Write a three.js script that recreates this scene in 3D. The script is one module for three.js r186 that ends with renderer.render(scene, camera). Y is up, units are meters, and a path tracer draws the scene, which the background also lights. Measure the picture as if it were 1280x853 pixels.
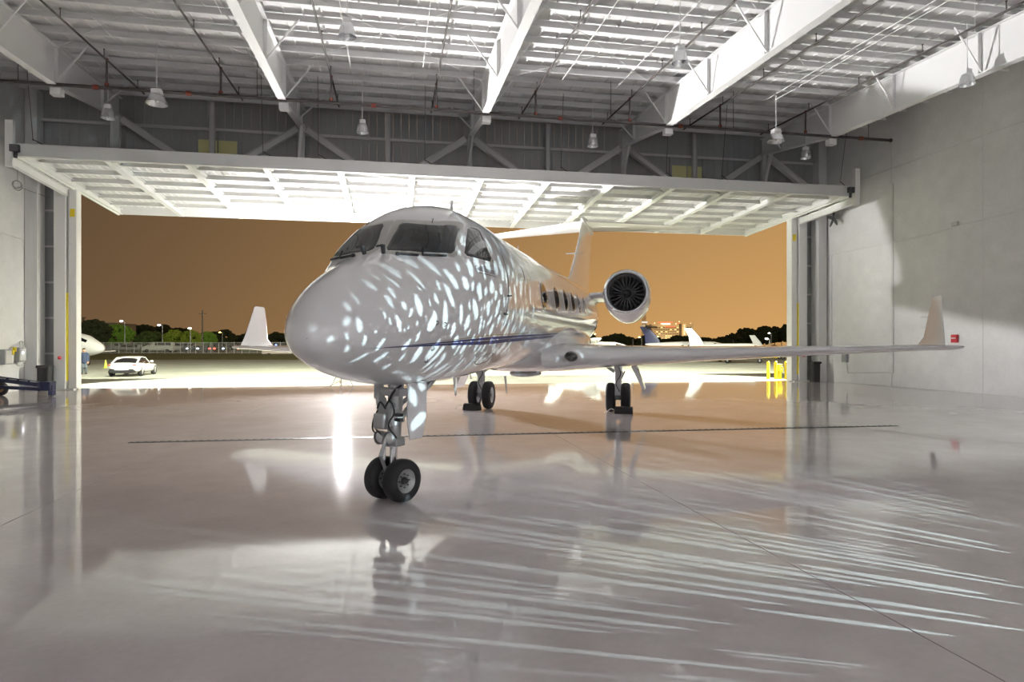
import * as THREE from 'three';
import { mergeGeometries } from 'three/addons/utils/BufferGeometryUtils.js';
import { RoundedBoxGeometry } from 'three/addons/geometries/RoundedBoxGeometry.js';
import { MarchingCubes } from 'three/addons/objects/MarchingCubes.js';
import { RectAreaLightUniformsLib } from 'three/addons/lights/RectAreaLightUniformsLib.js';

// ------------------------------------------------------------------ camera, sky, lights, exposure
const V = (x, y, z) => new THREE.Vector3(x, y, z);
const scene = new THREE.Scene();
const EYE = 1.93, FOCAL = 800, HORIZON = 433, YAW = THREE.MathUtils.degToRad(10.5);
const camera = new THREE.PerspectiveCamera(2 * Math.atan(426.5 / FOCAL) * 180 / Math.PI, 1280 / 853, 0.05, 4000);
camera.position.set(0, EYE, 0);
camera.rotation.y = -YAW;
camera.setViewOffset(1280, 853, 0, 426.5 - HORIZON, 1280, 853);
const renderer = new THREE.WebGLRenderer({ antialias: true });
renderer.toneMapping = THREE.LinearToneMapping;
renderer.toneMappingExposure = 1.0;
renderer.shadowMap.enabled = true;
RectAreaLightUniformsLib.init();

// night sky over a lit city: orange glow that is strongest low down and towards the city on the right
{
  const w = 512, h = 256, d = new Float32Array(w * h * 4);
  for (let j = 0; j < h; j++) for (let i = 0; i < w; i++) {
    const el = ((j + 0.5) / h - 0.5) * Math.PI, az = ((i + 0.5) / w - 0.5) * 2 * Math.PI;   // az as atan2(z, x)
    const city = 0.5 + 0.5 * Math.cos(az - Math.atan2(-0.75, 0.66));
    const up = Math.max(0, Math.sin(el)), low = Math.exp(-up * 2.6);
    const k = (0.1 + 0.9 * Math.pow(city, 6)) * (0.3 + 0.7 * low);
    const o = (j * w + i) * 4;
    d[o] = 0.68 * k + 0.02; d[o + 1] = 0.37 * k + 0.018; d[o + 2] = 0.115 * k + 0.022; d[o + 3] = 1;
  }
  const t = new THREE.DataTexture(d, w, h, THREE.RGBAFormat, THREE.FloatType);
  t.mapping = THREE.EquirectangularReflectionMapping; t.magFilter = t.minFilter = THREE.LinearFilter; t.needsUpdate = true;
  scene.background = t; scene.environment = t;
}
const LAMP_AT = V(-2.4, 3.0, -31.3), LAMP_POWER = 2300;      // balloon work light standing under the raised door
const GOBO_AT = V(8.55, 1.15, -0.7), GOBO_POWER = 480;        // unseen projector added for the dapples, right of the camera
const BOUNCE_POWER = 25;                                       // unseen fill panels added behind the camera, turned to the back wall
const lights = [];
function addLight(l, parent, x, y, z) { l.castShadow = true; l.position.set(x, y, z); parent.add(l); if (l.target) { parent.add(l.target); } lights.push(l); return l; }

// ------------------------------------------------------------------ helpers
const C = Math.cos(YAW), S = Math.sin(YAW);
const ray = (px, py) => { const X = (px - 640) / FOCAL; return [X * C + S, (HORIZON - py) / FOCAL, X * S - C]; };
const onZ = (px, py, z) => { const d = ray(px, py), t = z / d[2]; return V(d[0] * t, EYE + d[1] * t, z); };
const onY = (px, py, y = 0) => { const d = ray(px, py), t = (y - EYE) / d[1]; return V(d[0] * t, y, d[2] * t); };
const onX = (px, py, x) => { const d = ray(px, py), t = x / d[0]; return V(x, EYE + d[1] * t, d[2] * t); };
const far = (px, dist) => { const X = (px - 640) / FOCAL * dist; return V(X * C + dist * S, 0, X * S - dist * C); };  // point on the ground at a depth
let seed = 12345;
const rnd = () => { seed = (seed * 1664525 + 1013904223) >>> 0; return seed / 4294967296; };
const rr = (a, b) => a + (b - a) * rnd();
const taken = new Map();
const numbered = (n) => { const k = taken.get(n) ?? 0; taken.set(n, k + 1); return k ? n + '_' + String(k).padStart(3, '0') : n; };
function clean(g) {
  if (g.index) g = g.toNonIndexed();
  for (const k of Object.keys(g.attributes)) if (!['position', 'normal', 'uv'].includes(k)) g.deleteAttribute(k);
  if (!g.attributes.normal) g.computeVertexNormals();
  if (!g.attributes.uv) g.setAttribute('uv', new THREE.BufferAttribute(new Float32Array(g.attributes.position.count * 2), 2));
  return g;
}
const merge = (list) => list.length === 1 ? list[0] : mergeGeometries(list.map(clean));
function mesh(name, geos, mat, parent) {
  const m = new THREE.Mesh(merge([].concat(geos)), mat);
  m.name = parent ? name : numbered(name); m.castShadow = m.receiveShadow = true;
  (parent ?? scene).add(m);
  return m;
}
function tag(o, label, category, group) { o.userData.label = label; if (category) o.userData.category = category; if (group) o.userData.group = group; return o; }
function thing(name, label, category, pos = [0, 0, 0], turn = 0, group) {
  const o = new THREE.Group(); o.name = numbered(name); o.position.set(...(pos.isVector3 ? pos.toArray() : pos)); o.rotation.y = turn; scene.add(o);
  return tag(o, label, category, group);
}
function part(name, parent) { const o = new THREE.Group(); o.name = name; parent.add(o); return o; }
function structure(name) { const o = new THREE.Group(); o.name = numbered(name); o.userData.kind = 'structure'; scene.add(o); return o; }
function dup(root, pos, turn = 0, label) {
  const r = root.clone(); r.name = numbered(root.name.replace(/_\d{3}$/, '')); r.position.set(...(pos.isVector3 ? pos.toArray() : pos)); r.rotation.y = turn; scene.add(r);
  r.userData = { ...root.userData }; if (label) r.userData.label = label;
  return r;
}
const box = (w, h, d, x = 0, y = 0, z = 0, rx = 0, ry = 0, rz = 0) => { const g = new THREE.BoxGeometry(w, h, d); if (rx) g.rotateX(rx); if (ry) g.rotateY(ry); if (rz) g.rotateZ(rz); return g.translate(x, y, z); };
const rbox = (w, h, d, r, x = 0, y = 0, z = 0, rx = 0, ry = 0, rz = 0) => { const g = new RoundedBoxGeometry(w, h, d, 2, r); if (rx) g.rotateX(rx); if (ry) g.rotateY(ry); if (rz) g.rotateZ(rz); return g.translate(x, y, z); };
const span = (x0, x1, y0, y1, z0, z1) => box(x1 - x0, y1 - y0, z1 - z0, (x0 + x1) / 2, (y0 + y1) / 2, (z0 + z1) / 2);
function along(g, a, b, up = V(0, 1, 0)) {          // a geometry built along +z from the origin is laid from a to b
  const z = b.clone().sub(a).normalize(); let x = up.clone().cross(z); if (x.lengthSq() < 1e-6) x = V(1, 0, 0).cross(z); x.normalize();
  return g.applyMatrix4(new THREE.Matrix4().makeBasis(x, z.clone().cross(x), z).setPosition(a));
}
const bar = (a, b, r, r2 = r, n = 8) => { const L = a.distanceTo(b); return along(new THREE.CylinderGeometry(r2, r, L, n).rotateX(Math.PI / 2).translate(0, 0, L / 2), a, b); };
const beam = (a, b, w, h) => { const L = a.distanceTo(b); return along(new THREE.BoxGeometry(w, h, L).translate(0, 0, L / 2), a, b); };
function ibeam(a, b, depth, width, tf = 0.02, tw = 0.014) {
  const L = a.distanceTo(b), q = [new THREE.BoxGeometry(width, tf, L).translate(0, depth / 2, L / 2), new THREE.BoxGeometry(width, tf, L).translate(0, -depth / 2, L / 2), new THREE.BoxGeometry(tw, depth, L).translate(0, 0, L / 2)];
  return along(merge(q), a, b);
}
const cyl = (r, r2, h, x = 0, y = 0, z = 0, n = 20) => new THREE.CylinderGeometry(r2, r, h, n).translate(x, y + h / 2, z);
const ball = (r, x = 0, y = 0, z = 0, n = 16) => new THREE.SphereGeometry(r, n, n / 2).translate(x, y, z);
const mirrorX = (g) => { g = clean(g.scale(-1, 1, 1)); for (const k of Object.keys(g.attributes)) { const q = g.attributes[k], n = q.itemSize, A = q.array; for (let i = 0; i < q.count; i += 3) for (let c = 0; c < n; c++) { const u = A[(i + 1) * n + c]; A[(i + 1) * n + c] = A[(i + 2) * n + c]; A[(i + 2) * n + c] = u; } } return g; };
const lathe = (pts, n = 32) => new THREE.LatheGeometry(pts.map((p) => new THREE.Vector2(p[0], p[1])), n);
const tube = (pts, r, n = 40) => new THREE.TubeGeometry(new THREE.CatmullRomCurve3(pts), n, r, 6);
function loft(rings, capA = true, capB = true, closed = true) {    // rings of equal length -> smooth skin
  const n = rings[0].length, pos = [], uv = [], idx = [], m = closed ? n + 1 : n;
  rings.forEach((r, i) => { for (let k = 0; k < m; k++) { const p = r[k % n]; pos.push(p.x, p.y, p.z); uv.push(k / (m - 1), i / (rings.length - 1)); } });
  for (let i = 0; i + 1 < rings.length; i++) for (let k = 0; k + 1 < m; k++) { const a = i * m + k, b = a + 1, c = a + m, d = c + 1; idx.push(a, b, c, b, d, c); }
  const g = new THREE.BufferGeometry();
  g.setAttribute('position', new THREE.Float32BufferAttribute(pos, 3)); g.setAttribute('uv', new THREE.Float32BufferAttribute(uv, 2)); g.setIndex(idx); g.computeVertexNormals();
  if (closed) { const N = g.attributes.normal; for (let i = 0; i < rings.length; i++) { const a = i * m, b = a + n; const v = V(N.getX(a) + N.getX(b), N.getY(a) + N.getY(b), N.getZ(a) + N.getZ(b)).normalize(); N.setXYZ(a, v.x, v.y, v.z); N.setXYZ(b, v.x, v.y, v.z); } }
  const out = [g];
  for (const [on, r, flip] of [[capA, rings[0], true], [capB, rings.at(-1), false]]) if (on) {
    const c = r.reduce((s, p) => s.add(p), V(0, 0, 0)).divideScalar(n), q = [];
    for (let k = 0; k < n; k++) { const a = r[k], b = r[(k + 1) % n]; q.push(...c.toArray(), ...(flip ? b : a).toArray(), ...(flip ? a : b).toArray()); }
    const cg = new THREE.BufferGeometry(); cg.setAttribute('position', new THREE.Float32BufferAttribute(q, 3)); cg.computeVertexNormals(); out.push(cg);
  }
  return merge(out.map(clean));
}
const ring = (cx, cy, z, w, top, bot, n = 32, e = 2) => Array.from({ length: n }, (_, k) => { const a = k / n * 2 * Math.PI, c = Math.cos(a), s = Math.sin(a), p = 2 / e; return V(cx + w * Math.sign(c) * Math.abs(c) ** p, cy + (s > 0 ? top : bot) * Math.sign(s) * Math.abs(s) ** p, z); });
function metricUV(g) {          // uv in metres on the two axes a face lies in
  g = clean(g); const p = g.attributes.position, n = g.attributes.normal, u = g.attributes.uv;
  for (let i = 0; i < p.count; i++) { const ax = Math.abs(n.getX(i)), ay = Math.abs(n.getY(i)), az = Math.abs(n.getZ(i)); if (ay >= ax && ay >= az) u.setXY(i, p.getX(i), p.getZ(i)); else if (ax >= az) u.setXY(i, p.getZ(i), p.getY(i)); else u.setXY(i, p.getX(i), p.getY(i)); }
  return g;
}

// ------------------------------------------------------------------ materials
function noiseGrid(n, cells, sd) { const r = []; let s = sd; for (let i = 0; i < cells * cells; i++) { s = (s * 1664525 + 1013904223) >>> 0; r.push(s / 4294967296); }
  return (x, y) => { const u = x / n * cells, v = y / n * cells, i = Math.floor(u), j = Math.floor(v), f = u - i, g = v - j, q = (a, b) => r[((b % cells) * cells + (a % cells))], w = f * f * (3 - 2 * f), t = g * g * (3 - 2 * g); return (q(i, j) * (1 - w) + q(i + 1, j) * w) * (1 - t) + (q(i, j + 1) * (1 - w) + q(i + 1, j + 1) * w) * t; }; }
function noiseTex(n, layers, map, srgb, metres) {
  const fs = layers.map(([cells, amp], i) => [noiseGrid(n, cells, 77 + i * 131), amp]), d = new Uint8Array(n * n * 4);
  for (let y = 0; y < n; y++) for (let x = 0; x < n; x++) { let v = 0; for (const [f, a] of fs) v += (f(x, y) - 0.5) * a; const c = map(v); d.set([c[0], c[1], c[2], 255], (y * n + x) * 4); }
  const t = new THREE.DataTexture(d, n, n); t.wrapS = t.wrapT = THREE.RepeatWrapping; t.magFilter = THREE.LinearFilter; t.minFilter = THREE.LinearMipmapLinearFilter; t.generateMipmaps = true;
  if (srgb) t.colorSpace = THREE.SRGBColorSpace; t.repeat.set(1 / metres, 1 / metres); t.needsUpdate = true; return t;
}
const cl = (v) => Math.max(0, Math.min(255, Math.round(v)));
const std = (r, g, b, rough = 0.6, metal = 0, extra = {}) => new THREE.MeshStandardMaterial({ color: new THREE.Color().setRGB(r, g, b), roughness: rough, metalness: metal, ...extra });
const phy = (r, g, b, rough, extra) => new THREE.MeshPhysicalMaterial({ color: new THREE.Color().setRGB(r, g, b), roughness: rough, ...extra });
const glow = (r, g, b, k) => new THREE.MeshStandardMaterial({ color: 0x222222, emissive: new THREE.Color().setRGB(r, g, b), emissiveIntensity: k });
const M = {};
M.floor = phy(1, 1, 1, 0.75, { clearcoat: 1, clearcoatRoughness: 0.085, specularIntensity: 0.2 });
M.floor.map = noiseTex(512, [[8, 14], [32, 8], [256, 6]], (v) => [cl(205 + v), cl(197 + v), cl(196 + v)], true, 9);
M.floor.clearcoatRoughnessMap = noiseTex(512, [[7, 50], [40, 24]], (v) => [0, cl(170 + v), 0], false, 5.1);
M.joint = std(0.10, 0.095, 0.09, 0.9);
M.wall = std(1, 1, 1, 0.62); M.wall.map = noiseTex(512, [[4, 12], [17, 8], [90, 5]], (v) => [cl(226 + v), cl(226 + v), cl(226 + v)], true, 7);
M.steel = std(0.80, 0.80, 0.80, 0.48);
M.deck = std(0.76, 0.76, 0.755, 0.55);
M.siding = std(0.34, 0.35, 0.36, 0.55);
M.grey = std(0.62, 0.62, 0.61, 0.55);
M.yellowPane = phy(0.92, 0.90, 0.45, 0.6, { transmission: 0.3, thickness: 0 });
M.doorWhite = std(0.84, 0.84, 0.83, 0.5);
M.pipe = std(0.055, 0.045, 0.045, 0.5);
M.redFit = std(0.24, 0.045, 0.025, 0.5);
M.black = std(0.022, 0.022, 0.025, 0.6);
M.rubber = std(0.025, 0.025, 0.028, 0.75);
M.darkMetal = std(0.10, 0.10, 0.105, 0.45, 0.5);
M.alu = std(0.75, 0.76, 0.78, 0.22, 0.95);
M.dullAlu = std(0.46, 0.46, 0.47, 0.4, 0.55);
M.paint = phy(0.76, 0.74, 0.755, 0.34, { clearcoat: 1, clearcoatRoughness: 0.025 });
M.glass = phy(0.012, 0.013, 0.016, 0.03, { ior: 1.75, specularIntensity: 1 });
M.frame = std(0.52, 0.50, 0.48, 0.36, 0.55);
M.blue = phy(0.006, 0.014, 0.12, 0.4, { clearcoat: 0.25, clearcoatRoughness: 0.1 });
M.gold = phy(0.34, 0.27, 0.12, 0.3, { clearcoat: 1, clearcoatRoughness: 0.03 });
M.yellow = std(0.78, 0.62, 0.02, 0.5);
M.red = std(0.55, 0.02, 0.03, 0.5);
M.apron = std(1, 1, 1, 0.9); M.apron.map = noiseTex(512, [[6, 18], [40, 14], [200, 18]], (v) => [cl(168 + v), cl(170 + v), cl(158 + v)], true, 16);
M.grass = std(1, 1, 1, 0.95); M.grass.map = noiseTex(256, [[10, 34], [60, 40], [128, 30]], (v) => [cl(112 + v), cl(112 + v), cl(70 + v * 0.7)], true, 6);
M.foil = std(0.03, 0.03, 0.03, 0.8);

// ------------------------------------------------------------------ hangar shell
const WL = -15.8, WR = 23.4, ZB = 13, ZD = -31.7;               // left wall, right wall, back wall, door line
const OL = -13.9, OR = 21.4;                                    // door opening
const PITCH = 0.042;
const roofY = (z) => 13.08 + PITCH * (-25.95 - z);              // underside of the roof sheets
const girderX = [-12.1, -4.2, 3.68, 11.6, 19.5];
{
  const f = structure('floor');
  const cuts = [WL - 0.2, -11.9, -4.15, 3.46, 11.15, 18.85, WR + 0.2];
  for (let i = 0; i + 1 < cuts.length; i++) mesh('floor_slab', metricUV(span(cuts[i] + 0.006, cuts[i + 1] - 0.006, -0.2, 0, ZD - 0.6, ZB)), M.floor, f);
  for (let i = 1; i + 1 < cuts.length; i++) tag(mesh('joint_filler', span(cuts[i] - 0.006, cuts[i] + 0.006, -0.2, -0.004, ZD - 0.6, ZB), M.joint, f), 'sawn floor joint');
}
{ // ceiling: roof sheets, purlins, girders with braces, hanging rods
  const c = structure('ceiling');
  const zA = ZD - 0.2, zB = ZB;
  const L = Math.hypot(zB - zA, PITCH * (zB - zA)), tilt = Math.atan(PITCH);
  const sheetW = 0.62, prof = new THREE.Shape([[0, 0], [0.035, -0.03], [0.065, -0.03], [0.1, 0], [sheetW, 0], [sheetW, 0.02], [0, 0.02]].map((p) => new THREE.Vector2(...p)));
  const sheet = new THREE.ExtrudeGeometry(prof, { depth: L, bevelEnabled: false });
  sheet.rotateX(tilt);
  const n = Math.ceil((WR - WL + 0.4) / sheetW);
  for (let i = 0; i < n; i++) { const m = mesh('roof_sheet', sheet, M.deck, c); m.position.set(WL - 0.2 + i * sheetW, roofY(zA) + 0.05, zA); }
  const pg = merge([box(WR - WL, 0.24, 0.016), box(WR - WL, 0.014, 0.085, 0, -0.12, 0.035), box(WR - WL, 0.014, 0.085, 0, 0.12, -0.035), box(WR - WL, 0.03, 0.012, 0, -0.105, 0.075)]);
  for (let z = -30.9; z < ZB; z += 1.25) { const m = mesh('purlin', pg, M.steel, c); m.position.set((WL + WR) / 2, roofY(z) - 0.135, z); }
  const yb = (z) => 11.41 + PITCH * (-25.95 - z);
  girderX.forEach((gx, gi) => {
    const g = part('girder', c);
    const z0 = -25.95, z1 = ZB, zt = -31.4, yt = (z) => roofY(z) - 0.27;
    const W = 0.3;
    // web as an outline that tapers towards the door
    const sh = new THREE.Shape([[z1, yb(z1)], [z1, yt(z1)], [zt, yt(zt)], [zt, 12.2], [z0, yb(z0)]].map((p) => new THREE.Vector2(...p)));
    mesh('web', new THREE.ExtrudeGeometry(sh, { depth: 0.016, bevelEnabled: false }).rotateY(-Math.PI / 2).translate(gx + 0.008, 0, 0), M.steel, g);
    mesh('bottom_flange', [beam(V(gx, yb(z0) - 0.012, z0), V(gx, yb(z1) - 0.012, z1), W, 0.03), beam(V(gx, yb(z0) - 0.012, z0 + 0.01), V(gx, 12.19, zt), W, 0.03)], M.steel, g);
    mesh('top_flange', beam(V(gx, yt(zt), zt), V(gx, yt(z1), z1), W, 0.025), M.steel, g);
    for (let z = -29.6; z < 4; z += 3.75) {
      const bot = z < z0 ? yb(z0) + (12.2 - yb(z0)) * (z - z0) / (zt - z0) : yb(z);
      mesh('stiffener', span(gx - 0.13, gx + 0.13, bot, yt(z), z - 0.006, z + 0.006), M.steel, g);
      for (const s of [-1, 1]) if (z < -2) mesh('flange_brace', beam(V(gx + s * 0.12, bot + 0.05, z + 0.12), V(gx + s * 1.15, roofY(z) - 0.22, z + 0.12), 0.05, 0.05), M.steel, g);
    }
    tag(mesh('pipe_support', rbox(0.36, 0.26, 0.3, 0.01, gx + 0.05, 11.19, -25.95), M.steel, g), 'white support box under the girder');
  });
  // X rods and slender conduits in the roof plane
  for (let i = 0; i + 1 < girderX.length; i++) for (const z of [-25.6, -18.4, -11.2]) {
    const a = girderX[i] + 0.2, b = girderX[i + 1] - 0.2, y = (q) => roofY(q) - 0.42;
    mesh('bracing_rod', bar(V(a, y(z), z), V(b, y(z + 7.2), z + 7.2), 0.009), M.steel, c); mesh('bracing_rod', bar(V(b, y(z), z), V(a, y(z + 7.2), z + 7.2), 0.009), M.steel, c);
  }
  for (const [x, za, zb, dy] of [[-9.4, -24.5, 2, 0.55], [-5.3, -21.5, 2, 0.5], [-1.6, -25, 2, 0.5], [1.1, -24.5, 2, 0.5], [6.6, -24.8, 2, 0.5], [9.0, -25.4, 2, 0.5], [12.8, -25.2, 2, 0.9], [15.6, -25, 2, 0.6], [16.0, -25, 2, 0.6]])
    mesh('white_conduit', bar(V(x, roofY(za) - dy, za), V(x, roofY(zb) - dy, zb), 0.013), M.steel, c);
}
function wallPanels(name, x, sign) {
  const w = structure(name);
  const zs = [ZD - 0.6, -26.75, -21.94, -17.15, -12.35, -7.55, -2.75, 2.05, 6.85, ZB], ys = [0, 10.43, 15.3];
  for (let i = 0; i + 1 < zs.length; i++) for (let j = 0; j < 2; j++) { const top = j ? roofY(zs[i + 1]) + (zs[i] < 0 ? 0.1 : 0) : ys[1]; mesh('wall_panel', metricUV(span(Math.min(x, x + sign * 0.2), Math.max(x, x + sign * 0.2), ys[j] + 0.007, (j ? Math.min(top + 0.2, 15) : top) - 0.007, zs[i] + 0.006, zs[i + 1] - 0.006)), M.wall, w); }
  mesh('joint_backing', span(Math.min(x + sign * 0.03, x + sign * 0.3), Math.max(x + sign * 0.03, x + sign * 0.3), 0, 13.6, ZD - 0.6, ZB), M.grey, w);
  return w;
}
const wallR = wallPanels('wall_right', WR, 1), wallL = wallPanels('wall_left', WL, -1);
{ const w = structure('wall_back'); mesh('wall_panel', span(WL, WR, 0, 13, ZB, ZB + 0.2), M.wall, w); }
{ // front wall over and beside the door opening
  const w = structure('wall_front');
  const sp = new THREE.Shape([[0.012, 0], [0.04, 0.06], [0.1, 0.06], [0.14, 0], [0.385, 0], [0.385, -0.02], [0.012, -0.02]].map((p) => new THREE.Vector2(...p)));
  const strip = (h) => new THREE.ExtrudeGeometry(sp, { depth: h, bevelEnabled: false }).rotateX(-Math.PI / 2);
  const upper = strip(13.6 - 9.5), side = strip(9.6);
  for (let x = WL; x < WR - 0.1; x += 0.385) { const m = mesh('siding_strip', upper, M.siding, w); m.position.set(x, 9.5, ZD - 0.1); }
  for (const [a, b] of [[WL, OL - 0.3], [OR + 0.3, WR]]) for (let x = a; x < b - 0.2; x += 0.385) { const m = mesh('siding_strip', side, M.siding, w); m.position.set(x, 0, ZD - 0.45); }
  for (const y of [11.95]) mesh('girt', beam(V(WL, y, ZD + 0.1), V(WR, y, ZD + 0.1), 0.09, 0.12), M.grey, w);
  for (const [a, b] of [[WL, OL - 0.3], [OR + 0.3, WR]]) for (const y of [1.6, 3.2, 4.8, 6.4, 8.0, 9.4]) mesh('girt', beam(V(a, y, ZD - 0.3), V(b, y, ZD - 0.3), 0.16, 0.08), M.grey, w);
  mesh('header_chord', ibeam(V(WL, 9.68, ZD + 0.35), V(WR, 9.68, ZD + 0.35), 0.3, 0.3), M.grey, w);
  const mids = [-8.15, -0.26, 7.64, 15.55];
  for (const x of mids) mesh('header_post', ibeam(V(x, 9.5, ZD + 0.4), V(x, 13.1, ZD + 0.4), 0.2, 0.22), M.grey, w);
  girderX.forEach((gx) => {
    mesh('header_column', beam(V(gx, 9.2, ZD + 0.45), V(gx, 12.3, ZD + 0.45), 0.22, 0.22), M.grey, w);
    mesh('strut', beam(V(gx + 0.05, 12.1, ZD + 1.1), V(gx - 0.25, 9.6, ZD + 0.5), 0.14, 0.14), M.grey, w);
    for (const s of [-1, 1]) { const ex = gx + s * 3.8; if (ex > WL && ex < WR) mesh('diagonal_brace', ibeam(V(gx + s * 0.2, 12.05, ZD + 0.55), V(ex, 9.65, ZD + 0.55), 0.28, 0.26), M.grey, w); }
  });
  for (const [x0, x1] of [[-8.9, -7.15], [14.45, 16.2]]) { for (const k of [0, 1]) tag(mesh('skylight_pane', span(x0 + k * (x1 - x0) / 2 + 0.03, x0 + (k + 1) * (x1 - x0) / 2 - 0.03, 10.62, 11.5, ZD - 0.05, ZD - 0.02), M.yellowPane, w), 'pale yellow translucent pane'); mesh('pane_frame', [span(x0 - 0.12, x0, 10.3, 11.9, ZD - 0.06, ZD + 0.05), span(x1, x1 + 0.12, 10.3, 11.9, ZD - 0.06, ZD + 0.05)], M.siding, w); }
  // jambs and pilasters
  for (const [x, s] of [[OL, -1], [OR, 1]]) {
    const q = (a, b) => [Math.min(x + s * a, x + s * b), Math.max(x + s * a, x + s * b)];
    const [p0, p1] = q(0, 0.32), [r0, r1] = q(0.40, 0.86), [c0, c1] = q(1.4, 1.88);
    mesh('jamb', span(p0, p1, 0, 9.0, ZD - 0.35, ZD + 0.1), M.doorWhite, w);
    mesh('guide_column', span(r0, r1, 0, 9.2, ZD - 0.3, ZD + 0.2), M.doorWhite, w);
    tag(mesh('safety_strip', span(...q(0.33, 0.42), 0.4, 4.3, ZD - 0.1, ZD + 0.14), M.yellow, w), 'yellow safety strip on the jamb');
    mesh('pilaster', span(c0, c1, 0, 13.2, ZD - 0.2, ZD + 0.45), M.wall, w);
    mesh('foot_plate', span(...q(0.0, 0.95), 0, 0.05, ZD - 0.1, ZD + 0.35), M.grey, w);
    mesh('sticker', span(...q(0.06, 0.26), 7.7, 8.05, ZD + 0.1, ZD + 0.104), M.yellow, w);
  }
}
{ // the raised canopy door: frame of ribs and girts under white sheet
  const d = structure('door_1'); d.position.set(0, 9.12, -27.2);
  const len = 9.1, drop = -0.36, s = Math.atan(drop / len), y = (z) => drop * (-z / len), X0 = OL - 0.1, X1 = OR + 0.05;
  mesh('inner_beam', rbox(X1 - X0, 0.5, 0.2, 0.02, (X0 + X1) / 2, 0.22, 0.0), M.grey, d);
  mesh('outer_beam', box(X1 - X0, 0.42, 0.12, (X0 + X1) / 2, drop + 0.22, -len), M.doorWhite, d);
  const pitch = (X1 - 0.1 - X0 - 0.1) / 12;
  for (let i = 0; i <= 12; i++) { const x = X0 + 0.1 + i * pitch; mesh('rib', ibeam(V(x, 0.13, -0.1), V(x, 0.13 + drop, -len), 0.26, 0.24, 0.02, 0.016), M.doorWhite, d); }
  for (let i = 0; i < 12; i++) {
    const x = X0 + 0.1 + i * pitch;
    for (let k = 1; k <= 6; k++) { const z = -len * k / 7; mesh('girt', [box(pitch - 0.05, 0.2, 0.014, x + pitch / 2, y(z) + 0.27, z), box(pitch - 0.05, 0.012, 0.09, x + pitch / 2, y(z) + 0.17, z + 0.04)], M.doorWhite, d); }
    if (i % 2 === 0) mesh('tie_rod', bar(V(x + 0.2, 0.05, -0.15), V(x + pitch - 0.1, 0.02, -0.9), 0.025), M.doorWhite, d);
  }
  const sp = new THREE.Shape([[0, 0], [0.04, -0.035], [0.1, -0.035], [0.14, 0], [0.3, 0], [0.3, 0.015], [0, 0.015]].map((p) => new THREE.Vector2(...p)));
  const sheet = new THREE.ExtrudeGeometry(sp, { depth: len, bevelEnabled: false }).rotateX(s);
  for (let x = X0; x < X1 - 0.15; x += 0.3) { const m = mesh('door_sheet', sheet, M.doorWhite, d); m.position.set(x, 0.42 + drop, -len); }
  for (const x of [X0 + 0.02, X1 - 0.02]) { mesh('side_channel', beam(V(x, 0.18, 0), V(x, 0.18 + drop, -len), 0.08, 0.46), M.doorWhite, d); mesh('hinge_block', [box(0.3, 0.26, 0.3, x, 0.25, 0.1), cyl(0.06, 0.06, 0.36, x, -0.1, 0.12)], M.darkMetal, d); }
}
for (const [x, s, n] of [[OL - 0.32, -1, 'left'], [OR + 0.42, 1, 'right']]) {      // guide rails of the door
  const g = structure('trim_' + (s < 0 ? 1 : 2));
  mesh('rail', [ibeam(V(x, 8.95, -27.2), V(x, 8.75, ZD + 0.2), 0.3, 0.2)], M.doorWhite, g);
  mesh('rail_end_post', rbox(0.26, 1.75, 0.2, 0.01, x - 0.05 * s, 9.55, -27.1), M.doorWhite, g);
}
{ // trench drain
  const a = onY(162, 553.5), b = onY(1120, 532.5), L = a.distanceTo(b), turn = Math.atan2(-(b.z - a.z), b.x - a.x);
  const t = thing('trench_drain', 'long narrow dark trench drain with slotted grates set in the pale floor', 'drain', a, turn);
  mesh('channel', box(L, 0.004, 0.125, L / 2, 0.0025, 0), M.black, t);
  mesh('edge_angle', [box(L, 0.008, 0.012, L / 2, 0.004, 0.07), box(L, 0.008, 0.012, L / 2, 0.004, -0.07)], M.darkMetal, t);
  const n = 116, gg = merge([box(L / n - 0.06, 0.008, 0.1)]);
  for (let i = 0; i < n; i++) { const m = mesh('grate', gg, M.darkMetal, t); m.position.set((i + 0.5) * L / n, 0.006, 0); }
}

// ------------------------------------------------------------------ the business jet; local x = its left side, -z = aft, t = metres aft of the nose tip
const ST = [[0, 2.0, 2.0, 0, 2.0], [.04, 2.13, 1.89, .13, 2.0], [.12, 2.24, 1.83, .24, 2.02], [.3, 2.42, 1.75, .42, 2.05], [.6, 2.62, 1.655, .62, 2.10], [1.0, 2.82, 1.555, .80, 2.16], [1.5, 3.03, 1.48, .95, 2.24], [1.62, 3.09, 1.47, .98, 2.27], [2.04, 3.50, 1.435, 1.06, 2.38], [2.4, 3.72, 1.42, 1.11, 2.46], [2.8, 3.86, 1.42, 1.15, 2.53], [3.3, 3.95, 1.42, 1.18, 2.58], [4, 3.97, 1.43, 1.20, 2.65], [5, 3.95, 1.46, 1.215, 2.685], [16, 4.18, 1.75, 1.215, 2.965], [18, 4.2, 1.95, 1.13, 3.05], [20, 4.2, 2.3, .95, 3.2], [23, 4.1, 2.95, .52, 3.45], [25, 3.82, 3.38, .15, 3.58]];
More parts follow.
